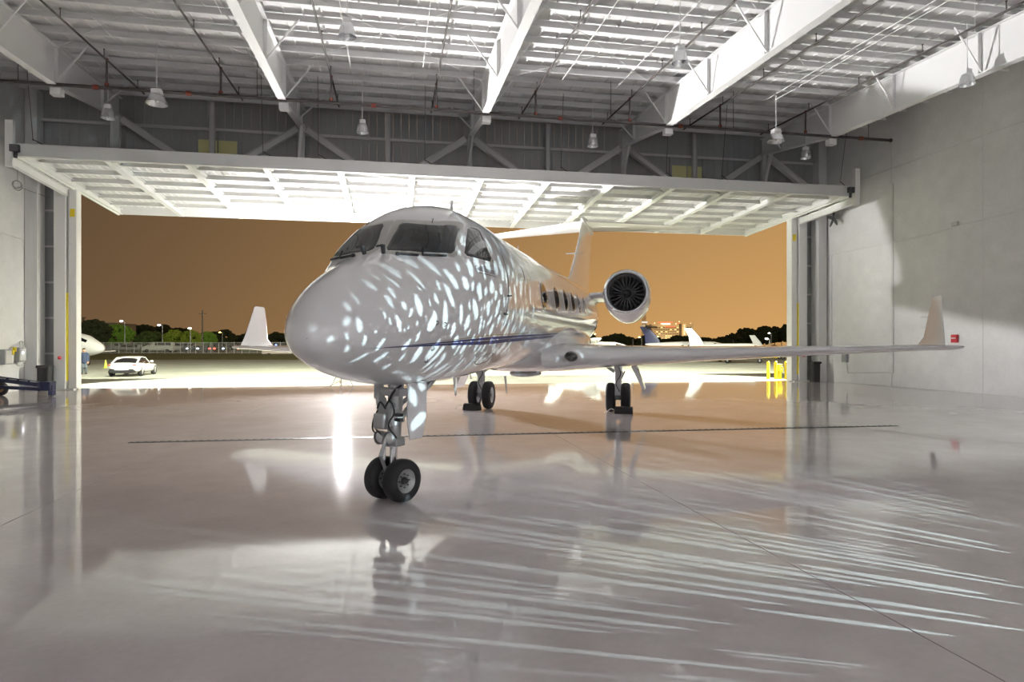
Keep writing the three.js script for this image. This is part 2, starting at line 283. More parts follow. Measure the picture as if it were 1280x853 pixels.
function pchip(xs, ys) {
  const n = xs.length, d = [], m = new Array(n).fill(0);
  for (let i = 0; i + 1 < n; i++) d.push((ys[i + 1] - ys[i]) / (xs[i + 1] - xs[i]));
  m[0] = d[0]; m[n - 1] = d[n - 2];
  for (let i = 1; i + 1 < n; i++) if (d[i - 1] * d[i] > 0) { const h0 = xs[i] - xs[i - 1], h1 = xs[i + 1] - xs[i], a = 2 * h1 + h0, b = h1 + 2 * h0; m[i] = (a + b) / (a / d[i - 1] + b / d[i]); }
  return (x) => { let i = 0; while (i < n - 2 && x > xs[i + 1]) i++; const H = xs[i + 1] - xs[i], a = (x - xs[i]) / H; return (2 * a ** 3 - 3 * a * a + 1) * ys[i] + (a ** 3 - 2 * a * a + a) * H * m[i] + (-2 * a ** 3 + 3 * a * a) * ys[i + 1] + (a ** 3 - a * a) * H * m[i + 1]; };
}
const us = ST.map((s) => Math.sqrt(s[0])), [fTop, fBot, fW, fMid] = [1, 2, 3, 4].map((k) => { const f = pchip(us, ST.map((s) => s[k])); return (t) => f(Math.sqrt(Math.max(t, 0))); });
const rad = Math.PI / 180;
function fus(t, ph) { const s = Math.sin(ph), m = fMid(t); return V(fW(t) * Math.cos(ph), m + (s > 0 ? fTop(t) - m : m - fBot(t)) * s, -t); }
function fusOut(t, ph, off) { const e = 0.01, a = fus(t + e, ph).sub(fus(Math.max(t - e, 0.001), ph)), b = fus(t, ph + e).sub(fus(t, ph - e)), n = b.cross(a).normalize(); const p = fus(t, ph), c = V(0, fMid(t), -t); if (n.dot(p.clone().sub(c)) < 0) n.negate(); return p.addScaledVector(n, off); }
const phiAt = (t, y) => { const m = fMid(t); return y < m ? -Math.asin(Math.min(1, (m - y) / (m - fBot(t)))) : Math.asin(Math.min(1, (y - m) / (fTop(t) - m))); };
function patch(edge, off, rings = 8, side = 1) {       // a pane that follows the skin: edge points (t, degrees) around a centre
  const c = edge.reduce((s, p) => [s[0] + p[0] / edge.length, s[1] + p[1] / edge.length], [0, 0]), R = [];
  const at = (p, o) => fusOut(p[0], (side > 0 ? p[1] : 180 - p[1]) * rad, o);
  for (let i = 0; i <= rings; i++) { const k = Math.max(i / rings, 1e-4); R.push(edge.map((p) => at([c[0] + (p[0] - c[0]) * k, c[1] + (p[1] - c[1]) * k], off))); }
  R.push(edge.map((p) => at(p, -0.01)));
  return loft(R, false, false);
}
function strip(t0, t1, yLo, yHi, off, side = 1, n = 120) {   // a painted band between two heights
  const A = [], B = [];
  for (let i = 0; i <= n; i++) { const t = t0 + (t1 - t0) * (i / n) ** 1.3; for (const [R, y] of [[A, yLo(t)], [B, yHi(t)]]) { const p = phiAt(t, y); R.push(fusOut(t, side > 0 ? p : Math.PI - p, off)); } }
  return loft([A, B], false, false, false);
}
const JET_AT = V(-0.805, 0, -6.33), JET_TURN = -Math.atan2(.3977, .9175);
const jet = thing('business_jet', 'white twin-engine business jet with blue stripe parked in the hangar', 'airplane', JET_AT, JET_TURN);
const toWorld = (x, y, z) => V(x, y, z).applyAxisAngle(V(0, 1, 0), JET_TURN).add(JET_AT);
function foil(x, y, t, chord, thick, n = 26, twist = 0) {    // airfoil ring in a plane of constant x
  const pts = [];
  for (let k = 0; k < n; k++) { const a = k / n * 2 * Math.PI, u = 0.5 - 0.5 * Math.cos(a), th = 5 * thick * (0.2969 * Math.sqrt(u) - 0.126 * u - 0.3516 * u * u + 0.2843 * u ** 3 - 0.1036 * u ** 4); pts.push(V(x, y + (a < Math.PI ? th * 1.1 : -th * 0.9) + twist * (u - 0.3), -(t + u * chord))); }
  return pts;
}
{
  const nT = 150, R = [];
  for (let i = 0; i <= nT; i++) { const t = 25 * (i / nT) ** 2 + 1e-4; R.push(Array.from({ length: 96 }, (_, k) => fus(t, k / 96 * 2 * Math.PI))); }
  mesh('fuselage', loft(R, false, true), M.paint, jet);
  // belly fairing around the wing roots
  const fr = []; for (let i = 0; i <= 40; i++) { const u = i / 40, t = 6.4 + 9.4 * u, k = Math.sin(Math.PI * Math.min(1, Math.max(0, u))) ** 0.55; fr.push(ring(0, 2.0 + 0.02 * u, -t, 0.12 + 1.36 * k, 0.1 + 0.42 * k, 0.05 + (0.74 - 0.1 * u) * k, 48, 2.5)); }
  mesh('belly_fairing', loft(fr), M.paint, jet);
  for (const s of [1, -1]) {
    const w = [[0.9, 1.72, 7.4, 6.3, .055], [1.5, 1.73, 7.58, 5.95, .05], [2.6, 1.75, 8.25, 5.05, .047], [4.2, 1.80, 9.22, 4.1, .045], [7, 1.87, 11.03, 2.95, .042], [10.2, 1.95, 13.1, 1.95, .04], [10.9, 1.95, 13.6, 1.7, .04], [11.3, 1.95, 14.1, 1.3, .04], [11.44, 1.95, 14.5, .8, .036], [11.48, 1.95, 14.75, .35, .03]].map(([x, y, t, c, th]) => foil(x * s, y - .07, t, c, th * c * 2.0, 30, -0.1));
    mesh('wing', loft(w), M.paint, jet);
    const q = [[10.72, 1.96, 13.8, 1.9, .05], [10.84, 2.2, 14.15, 1.4, .05], [11.02, 2.85, 14.75, .98, .05], [11.2, 3.35, 15.25, .64, .05], [11.22, 3.4, 15.36, .48, .03]].map(([x, y, t, c, th]) => foil(0, 0, t, c, th * c, 24).map((p) => V((x + p.y) * s, y, p.z)));
    mesh('winglet', loft(q), M.paint, jet);
    tag(mesh('landing_light', new THREE.SphereGeometry(1, 20, 12).scale(0.15, 0.11, 0.12).rotateY(-.5 * s).translate(1.52 * s, 1.72, -7.42), phyGlass(), jet), 'dark glass landing light in the wing root');
    tag(mesh('wing_fence', box(0.012, 0.12, 0.5, 2.7 * s, 2.02, -8.7, 0.12), M.darkMetal, jet), 'small dark vane on the wing');
  }
  // fin, stabilizer, bullet
  const fin = [[3.75, 16.0, 8.7, .3], [4.25, 17.3, 7.5, .34], [4.6, 18.3, 6.7, .34], [5.4, 19.6, 5.7, .3], [6.4, 21.0, 4.8, .26], [7.35, 22.3, 4.0, .22]].map(([y, t, c, th]) => foil(0, 0, t, c, th / 2 * 1.1, 30).map((p) => V(p.y, y, p.z)));
  mesh('vertical_fin', loft(fin), M.paint, jet);
  mesh('bullet_fairing', loft(Array.from({ length: 16 }, (_, i) => { const u = i / 15, r = 0.19 * Math.sin(Math.PI * (0.04 + 0.93 * u)) ** 0.6; return ring(0, 7.52, -(22.3 + 4.4 * u), r, r * 1.1, r * 1.1, 20); })), M.paint, jet);
  for (const s of [1, -1]) mesh('horizontal_stabilizer', loft([[0.1, 7.46, 22.75, 2.7, .05], [2.4, 7.42, 23.75, 2.0, .045], [4.6, 7.38, 24.7, 1.35, .04], [4.85, 7.38, 25.0, .9, .03]].map(([x, y, t, c, th]) => foil(x * s, y, t, c, th * c, 24))), M.paint, jet);
  mesh('tail_probe', [bar(V(-0.35, 5.6, -19.75), V(0.35, 5.6, -19.75), 0.022)], M.alu, jet);
  // engines: the cowl is fuller below the intake
  const bulge = (g) => { const P = g.attributes.position; for (let i = 0; i < P.count; i++) { const x = P.getX(i), y = P.getY(i), d = -P.getZ(i), r = Math.hypot(x, y); if (y < 0 && r > .66) P.setY(i, y * (1 + .2 * Math.min(1, Math.max(0, (d - .02) / .6)) * Math.max(0, 1 - Math.max(0, d - 2) / 3) * (-y / r))); } g.computeVertexNormals(); return g; };
  for (const s of [1, -1]) {
    const e = part('engine', jet); e.position.set(2.22 * s, 3.68, -15.4);
    const ax = (g) => g.rotateX(-Math.PI / 2);
    mesh('nacelle', bulge(ax(lathe([[.58, .75], [.575, .45], [.585, .2], [.61, .06], [.645, .0], [.68, .02], [.72, .1], [.77, .35], [.80, .8], [.81, 1.6], [.79, 2.6], [.73, 3.6], [.63, 4.5], [.55, 5.0], [.52, 5.0], [.5, 4.4]].map(([r, z]) => [r, z]), 64))), M.paint, e);
    mesh('intake_lip', ax(lathe([[.583, .2], [.61, .055], [.645, -.008], [.682, .012], [.725, .1]], 64)), M.alu, e);
    mesh('fan_duct', ax(lathe([[.58, .74], [.56, 1.2], [.5, 2.1], [.3, 2.3], [.001, 2.35]], 40)), M.dullAlu, e);
    const blade = loft([0, .33, .66, 1].map((k) => { const r = .13 + .435 * k, a = 0.5 + 0.55 * k, w = 0.05 + 0.035 * k; return [[-w, -.006], [0, .004], [w, -.006], [0, -.012]].map(([u, v]) => V(u * Math.cos(a) - v * Math.sin(a), r, -.72 - u * Math.sin(a) - v * Math.cos(a))); }));
    for (let k = 0; k < 22; k++) { const b = mesh('fan_blade', blade, M.darkMetal, e); b.rotation.z = k / 22 * 2 * Math.PI; }
    mesh('spinner', ax(lathe([[0.001, .45], [.06, .49], [.11, .58], [.14, .7], [.14, .78]], 24)), M.darkMetal, e);
    const pl = [[0.55, 3.6, 16.4, 3.9, .32], [1.1, 3.66, 16.2, 3.9, .3], [1.6, 3.68, 16.2, 3.7, .28]].map(([x, y, t, c, th]) => foil(x * s, y, t, c, th, 24));
    mesh('pylon', loft(pl), M.paint, jet);
  }
  // glazing
  const fwd = [[1.641,85.2],[1.621,84.5],[1.611,84.0],[1.601,83.5],[1.581,82.8],[1.631,72.0],[1.701,61.5],[1.801,51.2],[1.951,41.2],[1.971,41.0],[1.981,40.8],[2.001,40.8],[2.021,40.5],[2.111,42.5],[2.211,44.8],[2.331,47.0],[2.471,49.8],[2.471,50.3],[2.481,51.0],[2.491,51.5],[2.491,52.0],[2.261,57.7],[2.121,65.0],[2.041,73.2],[2.011,82.5],[2.001,83.0],[1.991,83.2],[1.981,83.8],[1.971,84.2],[1.881,84.2],[1.811,85.0],[1.731,85.2]];
  const fwdF = [[1.561,88.2],[1.541,87.5],[1.521,86.8],[1.491,85.5],[1.471,84.8],[1.531,72.5],[1.641,61.3],[1.771,49.5],[1.951,38.0],[1.971,37.8],[1.981,37.8],[2.001,37.5],[2.021,37.5],[2.141,40.2],[2.281,43.5],[2.461,47.0],[2.711,51.8],[2.711,52.2],[2.721,52.8],[2.731,53.5],[2.741,54.0],[2.381,59.3],[2.191,67.5],[2.101,77.2],[2.081,88.5],[2.071,89.0],[2.051,89.0],[2.041,89.5],[2.031,90.0],[1.911,89.5],[1.811,89.8],[1.711,89.8]];
  const sideW = [[2.691,47.8],[2.721,48.0],[2.761,48.2],[2.801,48.5],[2.831,48.8],[2.871,48.2],[2.931,48.0],[2.971,47.5],[3.021,47.2],[3.041,46.8],[3.041,46.0],[3.051,45.5],[3.071,45.0],[2.961,39.2],[2.911,34.0],[2.891,29.2],[2.891,24.5],[2.871,24.2],[2.851,24.0],[2.831,23.8],[2.811,23.5],[2.611,25.2],[2.451,27.5],[2.311,30.0],[2.191,33.0],[2.191,33.8],[2.181,34.2],[2.181,34.8],[2.181,35.5],[2.281,38.0],[2.391,41.0],[2.521,44.0]];
  const sideF = [[2.711,50.3],[2.751,50.5],[2.791,50.8],[2.831,51.0],[2.881,51.5],[2.961,51.0],[3.041,50.5],[3.141,50.3],[3.271,50.5],[3.281,50.0],[3.281,49.2],[3.312,49.0],[3.312,48.2],[3.101,40.0],[3.011,33.5],[2.971,27.5],[2.981,21.8],[2.961,21.5],[2.941,21.2],[2.921,21.2],[2.901,21.0],[2.641,23.0],[2.421,25.8],[2.251,29.2],[2.111,33.2],[2.111,33.8],[2.101,34.5],[2.101,35.0],[2.101,35.5],[2.211,38.8],[2.341,42.0],[2.501,45.8]];
  for (const s of [1, -1]) {
    tag(mesh('windshield_frame', patch(fwdF, 0.006, 8, s), M.frame, jet), 'bare metal windshield frame');
    tag(mesh('windshield', patch(fwd, 0.012, 8, s), M.glass, jet), 'dark glossy windshield');
    mesh('windshield_divider', bar(fusOut(1.79, (s > 0 ? 60 : 120) * rad, 0.013), fusOut(2.27, (s > 0 ? 66.5 : 113.5) * rad, 0.013), 0.006), M.black, jet);
    mesh('side_window_surround', patch(sideF, 0.004, 6, s), M.paint, jet);
    tag(mesh('cockpit_side_window', patch(sideW, 0.009, 8, s), M.glass, jet), 'dark glossy side window');
    for (const [t, p] of [[6.04, 6.5], [7.56, 7.4], [8.88, 8.4], [10.13, 9.2], [11.4, 9.6], [12.7, 9.8]]) {
      const el = (a, b) => Array.from({ length: 32 }, (_, k) => [t + a * Math.cos(k / 16 * Math.PI), p + b * Math.sin(k / 16 * Math.PI)]);
      const f = mesh('window_frame', patch(el(.36, 12.6), .004, 4, s), M.paint, jet);
      tag(mesh('cabin_window', patch(el(.315, 11), .008, 5, s), M.glass, f), 'oval dark glass pane');
    }
    // stripes
    const yS = pchip([.3, 1.2, 3.2, 8.3, 22], [1.902, 1.955, 2.03, 2.19, 2.9]), g = (t) => Math.min(1, Math.max(0.02, (t - .35) / 2.4));
    for (const [n, m, a, b, t0] of [['blue_stripe', M.blue, -.062, -.012, .36], ['blue_stripe', M.blue, .0, .036, .55], ['gold_stripe', M.gold, .056, .068, 1.3]]) mesh(n, strip(t0, 16.5, (t) => yS(t) + a * g(t), (t) => yS(t) + b * g(t), .003, s), m, jet);
    // crew door outline and handles on the left side
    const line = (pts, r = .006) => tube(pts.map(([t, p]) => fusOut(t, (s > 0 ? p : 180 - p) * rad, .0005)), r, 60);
    if (s > 0) {
      tag(mesh('door_groove_shade', [line([[3.75, 50], [3.52, 33], [3.42, 16], [3.3, 0], [3.25, -14], [3.27, -32]]), line([[4.7, 50], [4.5, 16], [4.4, -32]])], M.darkMetal, jet), 'dark line painted as the shaded groove around the crew door');  // dark tubes stand in for the shade in the door groove
      for (const [t, p] of [[3.28, 2.5], [3.14, -9]]) mesh('pitot_probe', [bar(fusOut(t, p * rad, 0), fusOut(t - .05, p * rad, .07), .012), bar(fusOut(t - .05, p * rad, .07), fusOut(t - .2, p * rad, .075), .01)], M.black, jet);
      mesh('access_hatch', line([[3.0, -42], [3.6, -42], [3.65, -49], [3.05, -49], [3.0, -42]], .004), M.darkMetal, jet);
      for (const [t, p] of [[1.25, -25], [1.3, -38], [1.2, 0], [1.35, -3]]) mesh('access_latch', new THREE.TorusGeometry(.022, .005, 6, 14).applyMatrix4(new THREE.Matrix4().makeTranslation(...fusOut(t, p * rad, .002).toArray())), M.darkMetal, jet);
    }
    // wipers and vanes below the windshield
    const w0 = fusOut(1.66, (s > 0 ? 58 : 122) * rad, .03);
    mesh('wiper', [bar(fusOut(1.5, (s > 0 ? 73 : 107) * rad, .02), fusOut(1.62, (s > 0 ? 60 : 120) * rad, .03), .016), bar(w0, fusOut(1.86, (s > 0 ? 43 : 137) * rad, .02), .014), bar(w0, fusOut(1.72, (s > 0 ? 60 : 120) * rad, .06), .012), ball(.028, ...fusOut(1.5, (s > 0 ? 73 : 107) * rad, .015).toArray(), 10)], M.black, jet);
    const vn = fusOut(1.49, (s > 0 ? 83.5 : 98) * rad, 0), vt = fusOut(1.49, (s > 0 ? 83.5 : 98) * rad, .1);
    mesh('air_data_vane', [bar(vn, vt, .025, .03), bar(vt, vt.clone().add(V(-.06, -.02, .05)), .012)], M.black, jet);
  }
  // lettering below the side window
  const cv = document.createElement('canvas'); cv.width = 512; cv.height = 128; const x = cv.getContext('2d'); x.clearRect(0, 0, 512, 128); x.fillStyle = '#2c2f45'; x.font = 'italic bold 76px serif'; x.fillText('Gulfstream', 26, 76, 440); x.fillRect(70, 98, 420, 7);
  const tx = new THREE.CanvasTexture(cv); tx.colorSpace = THREE.SRGBColorSpace;
  const rows = [0, 1].map((j) => Array.from({ length: 17 }, (_, i) => { const t = 2.22 + .66 * i / 16; return fusOut(t, phiAt(t, 2.98 - .15 * (1 - j)) , .004); }));
  const lg = loft(rows, false, false, false);
  mesh('lettering', lg, new THREE.MeshStandardMaterial({ map: tx, transparent: true, roughness: .4 }), jet);
  // antennas and drains
  for (const [t, p, h, c] of [[4.2, 90, .34, .22], [9.2, 90, .3, .2]]) mesh('blade_antenna', loft([[0, c], [1, c * .45]].map(([k, w]) => foil(0, 0, t + k * .12, w, .02, 14).map((q) => V(q.y, fTop(t) - .02 + k * h, q.z)))), M.paint, jet);
  for (const [t, h, c] of [[4.4, .34, .2], [5.3, .14, .1], [9.0, .1, .1]]) mesh('belly_antenna', loft([[0, c], [1, c * .5]].map(([k, w]) => foil(0, 0, t + k * .12, w, .02, 14).map((q) => V(q.y, fBot(t) + .02 - k * h, q.z)))), M.paint, jet);
  mesh('belly_mast', bar(V(.1, 1.3, -7.6), V(.1, .93, -7.75), .022, .012), M.paint, jet);
  mesh('belly_bulge', new THREE.SphereGeometry(1, 24, 12).scale(.4, .09, .6).translate(0, 1.25, -10.2), M.paint, jet);
}
function phyGlass() { return phy(.05, .045, .045, .08, { clearcoat: 1, clearcoatRoughness: .02 }); }
function wheelParts(parent, x, y, z, r, w, turn = 0) {
  const lay = (g) => g.rotateZ(-Math.PI / 2), put = (m) => { m.position.set(x, y, z); m.rotation.y = turn; return m; };
  put(mesh('tire', lay(lathe([[r * .55, -w * .42], [r * .62, -w * .5], [r * .82, -w * .5], [r * .94, -w * .4], [r * .99, -w * .22], [r, 0], [r * .99, w * .22], [r * .94, w * .4], [r * .82, w * .5], [r * .62, w * .5], [r * .55, w * .42]], 48)), M.rubber, parent));
  put(mesh('rim', lay(lathe([[r * .56, -w * .43], [r * .5, -w * .36], [r * .42, -w * .2], [r * .2, -w * .16], [r * .2, w * .16], [r * .42, w * .2], [r * .5, w * .36], [r * .56, w * .43]], 40)), M.dullAlu, parent));
  const cap = () => merge([lay(cyl(r * .17, r * .13, .05, 0, w * .16, 0, 18))]), bolts = () => merge(Array.from({ length: 8 }, (_, k) => lay(cyl(r * .035, r * .035, .02, Math.cos(k * Math.PI / 4) * r * .31, w * .17, Math.sin(k * Math.PI / 4) * r * .31, 6))));
  for (const q of [0, Math.PI]) { put(mesh('hub_cap', cap().rotateY(q), M.darkMetal, parent)); put(mesh('wheel_bolts', bolts().rotateY(q), M.darkMetal, parent)).userData.kind = 'stuff'; }
}
{ // nose gear, turned on its leg towards the camera's right as in the photograph
  const g = part('nose_gear', jet); g.position.set(0, 0, -2.0); g.rotation.y = -0.42;
  wheelParts(g, .17, .268, 0, .268, .19); wheelParts(g, -.17, .268, 0, .268, .19);
  mesh('axle', [bar(V(-.2, .268, 0), V(.2, .268, 0), .045)], M.dullAlu, g);
  mesh('piston', [bar(V(0, .25, 0), V(0, .75, -.02), .048), bar(V(-.07, .4, .08), V(-.07, .66, .07), .018), bar(V(.07, .4, .08), V(.07, .66, .07), .018)], M.alu, g);
  mesh('strut', [bar(V(0, .68, -.02), V(0, 1.5, -.06), .085, .1, 20), cyl(.11, .11, .1, 0, .68, -.02), cyl(.12, .12, .08, 0, .98, -.04), rbox(.3, .1, .16, .02, 0, .74, 0), rbox(.2, .22, .2, .02, -.03, 1.12, .03)], M.dullAlu, g);
  mesh('torque_link', [bar(V(0, .36, .1), V(0, .58, .2), .022), bar(V(0, .58, .2), V(0, .8, .1), .022)], M.dullAlu, g);
  mesh('trunnion', [rbox(.46, .1, .14, .02, -.02, 1.36, .0), bar(V(-.2, 1.34, .02), V(-.06, .95, .02), .03), bar(V(-.16, 1.36, .06), V(.08, 1.05, .06), .022), bar(V(-.22, 1.36, .06), V(-.18, 1.1, .06), .028), rbox(.1, .2, .1, .02, -.22, 1.36, .03)], M.dullAlu, g);
  mesh('drag_brace', [bar(V(0, .95, -.05), V(0, 1.5, -.75), .04), bar(V(.05, 1.2, -.1), V(.12, 1.5, -.5), .03)], M.dullAlu, g);
  for (const x of [-.12, .06]) { const at = (m) => m.position.set(x, .79, .1); at(mesh('lamp_housing', lathe([[.001, -.1], [.05, -.09], [.085, -.02], [.09, .03], [.08, .035]], 24).rotateX(Math.PI / 2), M.dullAlu, g)); at(mesh('taxi_light_lens', new THREE.SphereGeometry(.08, 20, 10, 0, Math.PI * 2, 0, 1.0).scale(1, .5, 1).rotateX(Math.PI / 2).translate(0, 0, -.005), phy(.75, .76, .78, .08, { clearcoat: 1, metalness: .6 }), g)); }
  mesh('steering_unit', [rbox(.2, .2, .18, .03, -.06, 1.0, .1), cyl(.06, .06, .2, .1, .96, .08), rbox(.1, .12, .1, .02, .14, 1.06, .04)], M.dullAlu, g);
  mesh('hydraulic_hose', [tube([V(-.12, 1.2, .08), V(-.2, 1.0, .14), V(-.22, .86, .12), V(-.12, .8, .05)], .011), tube([V(.02, 1.18, .14), V(.1, 1.26, .14), V(.16, 1.12, .12), V(.08, .95, .14), V(.16, .8, .08)], .011), tube([V(-.1, 1.16, .16), V(-.02, 1.24, .18), V(.05, 1.16, .16)], .012), tube([V(.0, 1.25, .06), V(.1, 1.36, .08), V(.16, 1.45, .0)], .014), tube([V(-.04, .8, .12), V(-.16, .95, .17), V(-.1, 1.1, .16)], .008)], M.black, g);
  mesh('black_fitting', [box(.1, .035, .05, .22, 1.09, .1), box(.1, .035, .05, .22, 1.03, .1)], M.black, g);
  const sh = new THREE.Shape([[0, 0], [.24, 0], [.23, -.42], [.18, -.68], [.03, -.7], [.0, -.5]].map((p) => new THREE.Vector2(...p)));
  mesh('gear_door', new THREE.ExtrudeGeometry(sh, { depth: .025, bevelEnabled: true, bevelSize: .006, bevelThickness: .006, bevelSegments: 2 }).rotateY(1.05).translate(.2, 1.47, -.06), M.paint, g);
}
const flip = (s) => (g) => s > 0 ? g : mirrorX(g);
for (const s of [1, -1]) { // main gear
  const g = part('main_gear', jet); g.position.set(2.085 * s, 0, -13.57);
  for (const q of [.22, -.22]) wheelParts(g, q, .43, 0, .43, .26);
  mesh('axle', bar(V(-.3, .43, 0), V(.3, .43, 0), .05), M.dullAlu, g);
  mesh('leg', [bar(V(0, .35, 0), V(0, 1.0, .02), .075, .075, 16), bar(V(0, .75, .02), V(0, 1.85, .05), .11, .12, 16), rbox(.2, .36, .22, .03, 0, .66, .06), cyl(.12, .12, .1, 0, .95, .02)], M.dullAlu, g);
  mesh('side_brace', [bar(V(0, 1.1, 0), V(-.7 * s, 1.6, .0), .05), bar(V(.06 * s, .9, .05), V(.2 * s, 1.2, .05), .02), ball(.1, .05 * s, 1.15, .06)], M.dullAlu, g);
  mesh('brake_hose', tube([V(0, 1.4, .13), V(.08, 1.1, .18), V(-.05, .85, .18), V(.05, .6, .17)], .014), M.black, g);
  const sh = new THREE.Shape([[0, 0], [.16, 0], [.1, -1.1], [.02, -1.12]].map((p) => new THREE.Vector2(...p)));
  tag(mesh('gear_door', flip(s)(new THREE.ExtrudeGeometry(sh, { depth: .9, bevelEnabled: false }).rotateZ(.42).translate(.25, 1.66, -.5)), M.paint, g), 'slanted main gear door');
}
{ // wheel chocks at the main wheels
  const shape = () => new THREE.ExtrudeGeometry(new THREE.Shape([[0, 0], [.26, 0], [.18, .16], [.1, .18], [.03, .1]].map((p) => new THREE.Vector2(...p))), { depth: .5, bevelEnabled: true, bevelSize: .01, bevelThickness: .01, bevelSegments: 1 });
  for (const [lx, tz, lb] of [[-2.5, -13.22, 'black rubber wheel chock against the main wheel beside the nose strut'], [2.02, -13.22, 'black rubber wheel chock against the main wheel under the long wing']]) {
    const p = toWorld(lx, 0, tz), c = thing('wheel_chock', lb, 'chock', p, JET_TURN);
    mesh('wedge', shape().translate(0, .01, 0).rotateY(-Math.PI / 2).translate(.5, 0, 0), M.rubber, c);
    mesh('rope_handle', tube([V(.0, .1, .2), V(-.1, .14, .25), V(-.25, .03, .2), V(-.3, .015, .1)], .01), M.grey, c);
  }
}

// ------------------------------------------------------------------ lamps and projector
{ // balloon work light outside, hidden behind the nose; it lights apron, door, ceiling and right wall
  const t = thing('balloon_work_light', 'glowing white balloon work light on a tripod behind the jet nose', 'lamp', [LAMP_AT.x, 0, LAMP_AT.z]);
  const y = LAMP_AT.y;
  mesh('lamp_balloon', new THREE.SphereGeometry(.235, 32, 20).translate(0, y, 0), glow(1, .97, .93, 60), t);
  mesh('mast', [bar(V(0, .7, 0), V(0, y - .24, 0), .02), cyl(.06, .06, .1, 0, y - .34, 0)], M.darkMetal, t);
  for (let k = 0; k < 3; k++) { const a = k * 2.09 + .4; mesh('leg', bar(V(0, 1.0, 0), V(Math.cos(a) * .6, .02, Math.sin(a) * .6), .016), M.darkMetal, t); }
  mesh('reflector_shield', new THREE.SphereGeometry(.3, 24, 12, 0, Math.PI * 2, 0, 1.0).rotateZ(.95).rotateY(.72).translate(0, y, 0), M.darkMetal, t);
  const l = addLight(new THREE.SpotLight(new THREE.Color().setRGB(1, .985, .975), LAMP_POWER, 0, 1.5, .6, 2), t, 0, y, 0); l.target.position.set(1.6, y + 6.0, 6.5); l.shadow.radius = 11;
  const u = addLight(new THREE.SpotLight(new THREE.Color().setRGB(1, .985, .96), LAMP_POWER * .36, 0, 1.15, .7, 2), t, 0, y, 0); u.target.position.set(-1.0, y + 5, -1.2); u.shadow.radius = 11;   // added unseen spot, turned up to brighten the raised door
}
{ // unseen projector and perforated board, added to throw the pale dapples and streaks
  const aim = V(2.2, 2.15, -9.0);
  const dir = aim.clone().sub(GOBO_AT).normalize();
  const p = thing('added_projector', 'added unseen projector that throws the dapples from right of the viewpoint', 'lamp', [GOBO_AT.x, 0, GOBO_AT.z]);
  mesh('stand', [bar(V(0, .35, 0), V(0, GOBO_AT.y - .1, 0), .018), ...[0, 1, 2].map((k) => bar(V(0, .5, 0), V(Math.cos(k * 2.1) * .35, .015, Math.sin(k * 2.1) * .35), .013))], M.black, p);
  const back = dir.clone().multiplyScalar(-1);
  mesh('housing', [beam(V(0, GOBO_AT.y, 0).addScaledVector(back, .03), V(0, GOBO_AT.y, 0).addScaledVector(back, .4), .2, .2)], M.black, p);
  mesh('lamp_lens', ball(.012, 0, GOBO_AT.y, 0, 12), glow(.9, 1, 1, 8), p);
  const l = new THREE.SpotLight(new THREE.Color().setRGB(.74, .98, 1), GOBO_POWER, 0, 0.62, 0.12, 2); addLight(l, p, 0, GOBO_AT.y, 0); l.target.position.copy(aim.clone().sub(p.position)); l.shadow.radius = .07;
  // the screen: a thin board full of holes, 1 m in front of the lamp
  const D = 1.0, HALF = .78, sh = new THREE.Shape([[-HALF, -HALF], [HALF, -HALF], [HALF, HALF], [-HALF, HALF]].map((q) => new THREE.Vector2(...q)));
  const holes = [], up = V(0, 1, 0), right = dir.clone().cross(up).normalize(), vert = right.clone().cross(dir);
  const tooNear = (h, e) => { const D2 = Math.hypot(h[0] - e[0], h[1] - e[1]); if (D2 > h[2] + h[3] + e[2] + e[3]) return false; const spots = (q) => { const u = Math.max(0, q[3] - q[2]); return [-1, -.5, 0, .5, 1].map((k) => [q[0] - Math.sin(q[4]) * u * k, q[1] + Math.cos(q[4]) * u * k]); };
    for (const p of spots(h)) for (const q of spots(e)) if (Math.hypot(p[0] - q[0], p[1] - q[1]) < (Math.min(h[2], h[3]) + Math.min(e[2], e[3])) * 1.07 + .0006) return true; return false; };
  const addHole = (x, y, a, b, rot, smooth) => {
    const R = Math.max(a, b); if (Math.abs(x) > HALF - R - .01 || Math.abs(y) > HALF - R - .01) return;
    const e = [x, y, a, b, rot];
    for (const h of holes) if (tooNear(h, e)) return;
    holes.push(e);
    const path = new THREE.Path(), n = 11, j = Array.from({ length: n }, () => smooth ? 1 : rr(.78, 1.15));
    for (let k = 0; k < n; k++) { const w = k / n * 2 * Math.PI, u = Math.cos(w) * a * j[k] * .9, v = Math.sin(w) * b * j[k] * .9, X = x + u * Math.cos(rot) - v * Math.sin(rot), Y = y + u * Math.sin(rot) + v * Math.cos(rot); k ? path.lineTo(X, Y) : path.moveTo(X, Y); }
    sh.holes.push(path);
  };
  const g2 = () => (rnd() + rnd() + rnd() - 1.5) / 1.5;
  const pick = [];
  for (let i = 0; i < 5200; i++) {
    const kind = rnd(); let x, y, s;
    if (kind < .5) { x = -.1 + g2() * .21; y = .02 + g2() * .19; s = rr(.003, .0095); }            // dense knot of dapples on the nose
    else if (kind < .78) { x = rr(-.42, .36); y = rr(-.13, .18); s = rr(.002, .0055); }                  // scattered dapples along the body
    else { x = rr(-.62, .5); y = -.185 - .115 * rnd(); s = rr(.0025, .0095) * (rnd() < .15 ? 1.35 : 1); }                                // streaks on the floor
    pick.push([x, y, s, kind]);
  }
  pick.sort((p, q) => q[2] - p[2]);
  for (const [x, y, s, kind] of pick) { if (kind >= .78 && rnd() < .72) continue; if (kind >= .78) addHole(x, y, s * rr(.6, 1), s * rr(2, 6), 0, true); else addHole(x, y, s * rr(.55, .9), s * rr(1, 2.2), rr(-.8, .3)); }
  const ctr = GOBO_AT.clone().addScaledVector(dir, D);
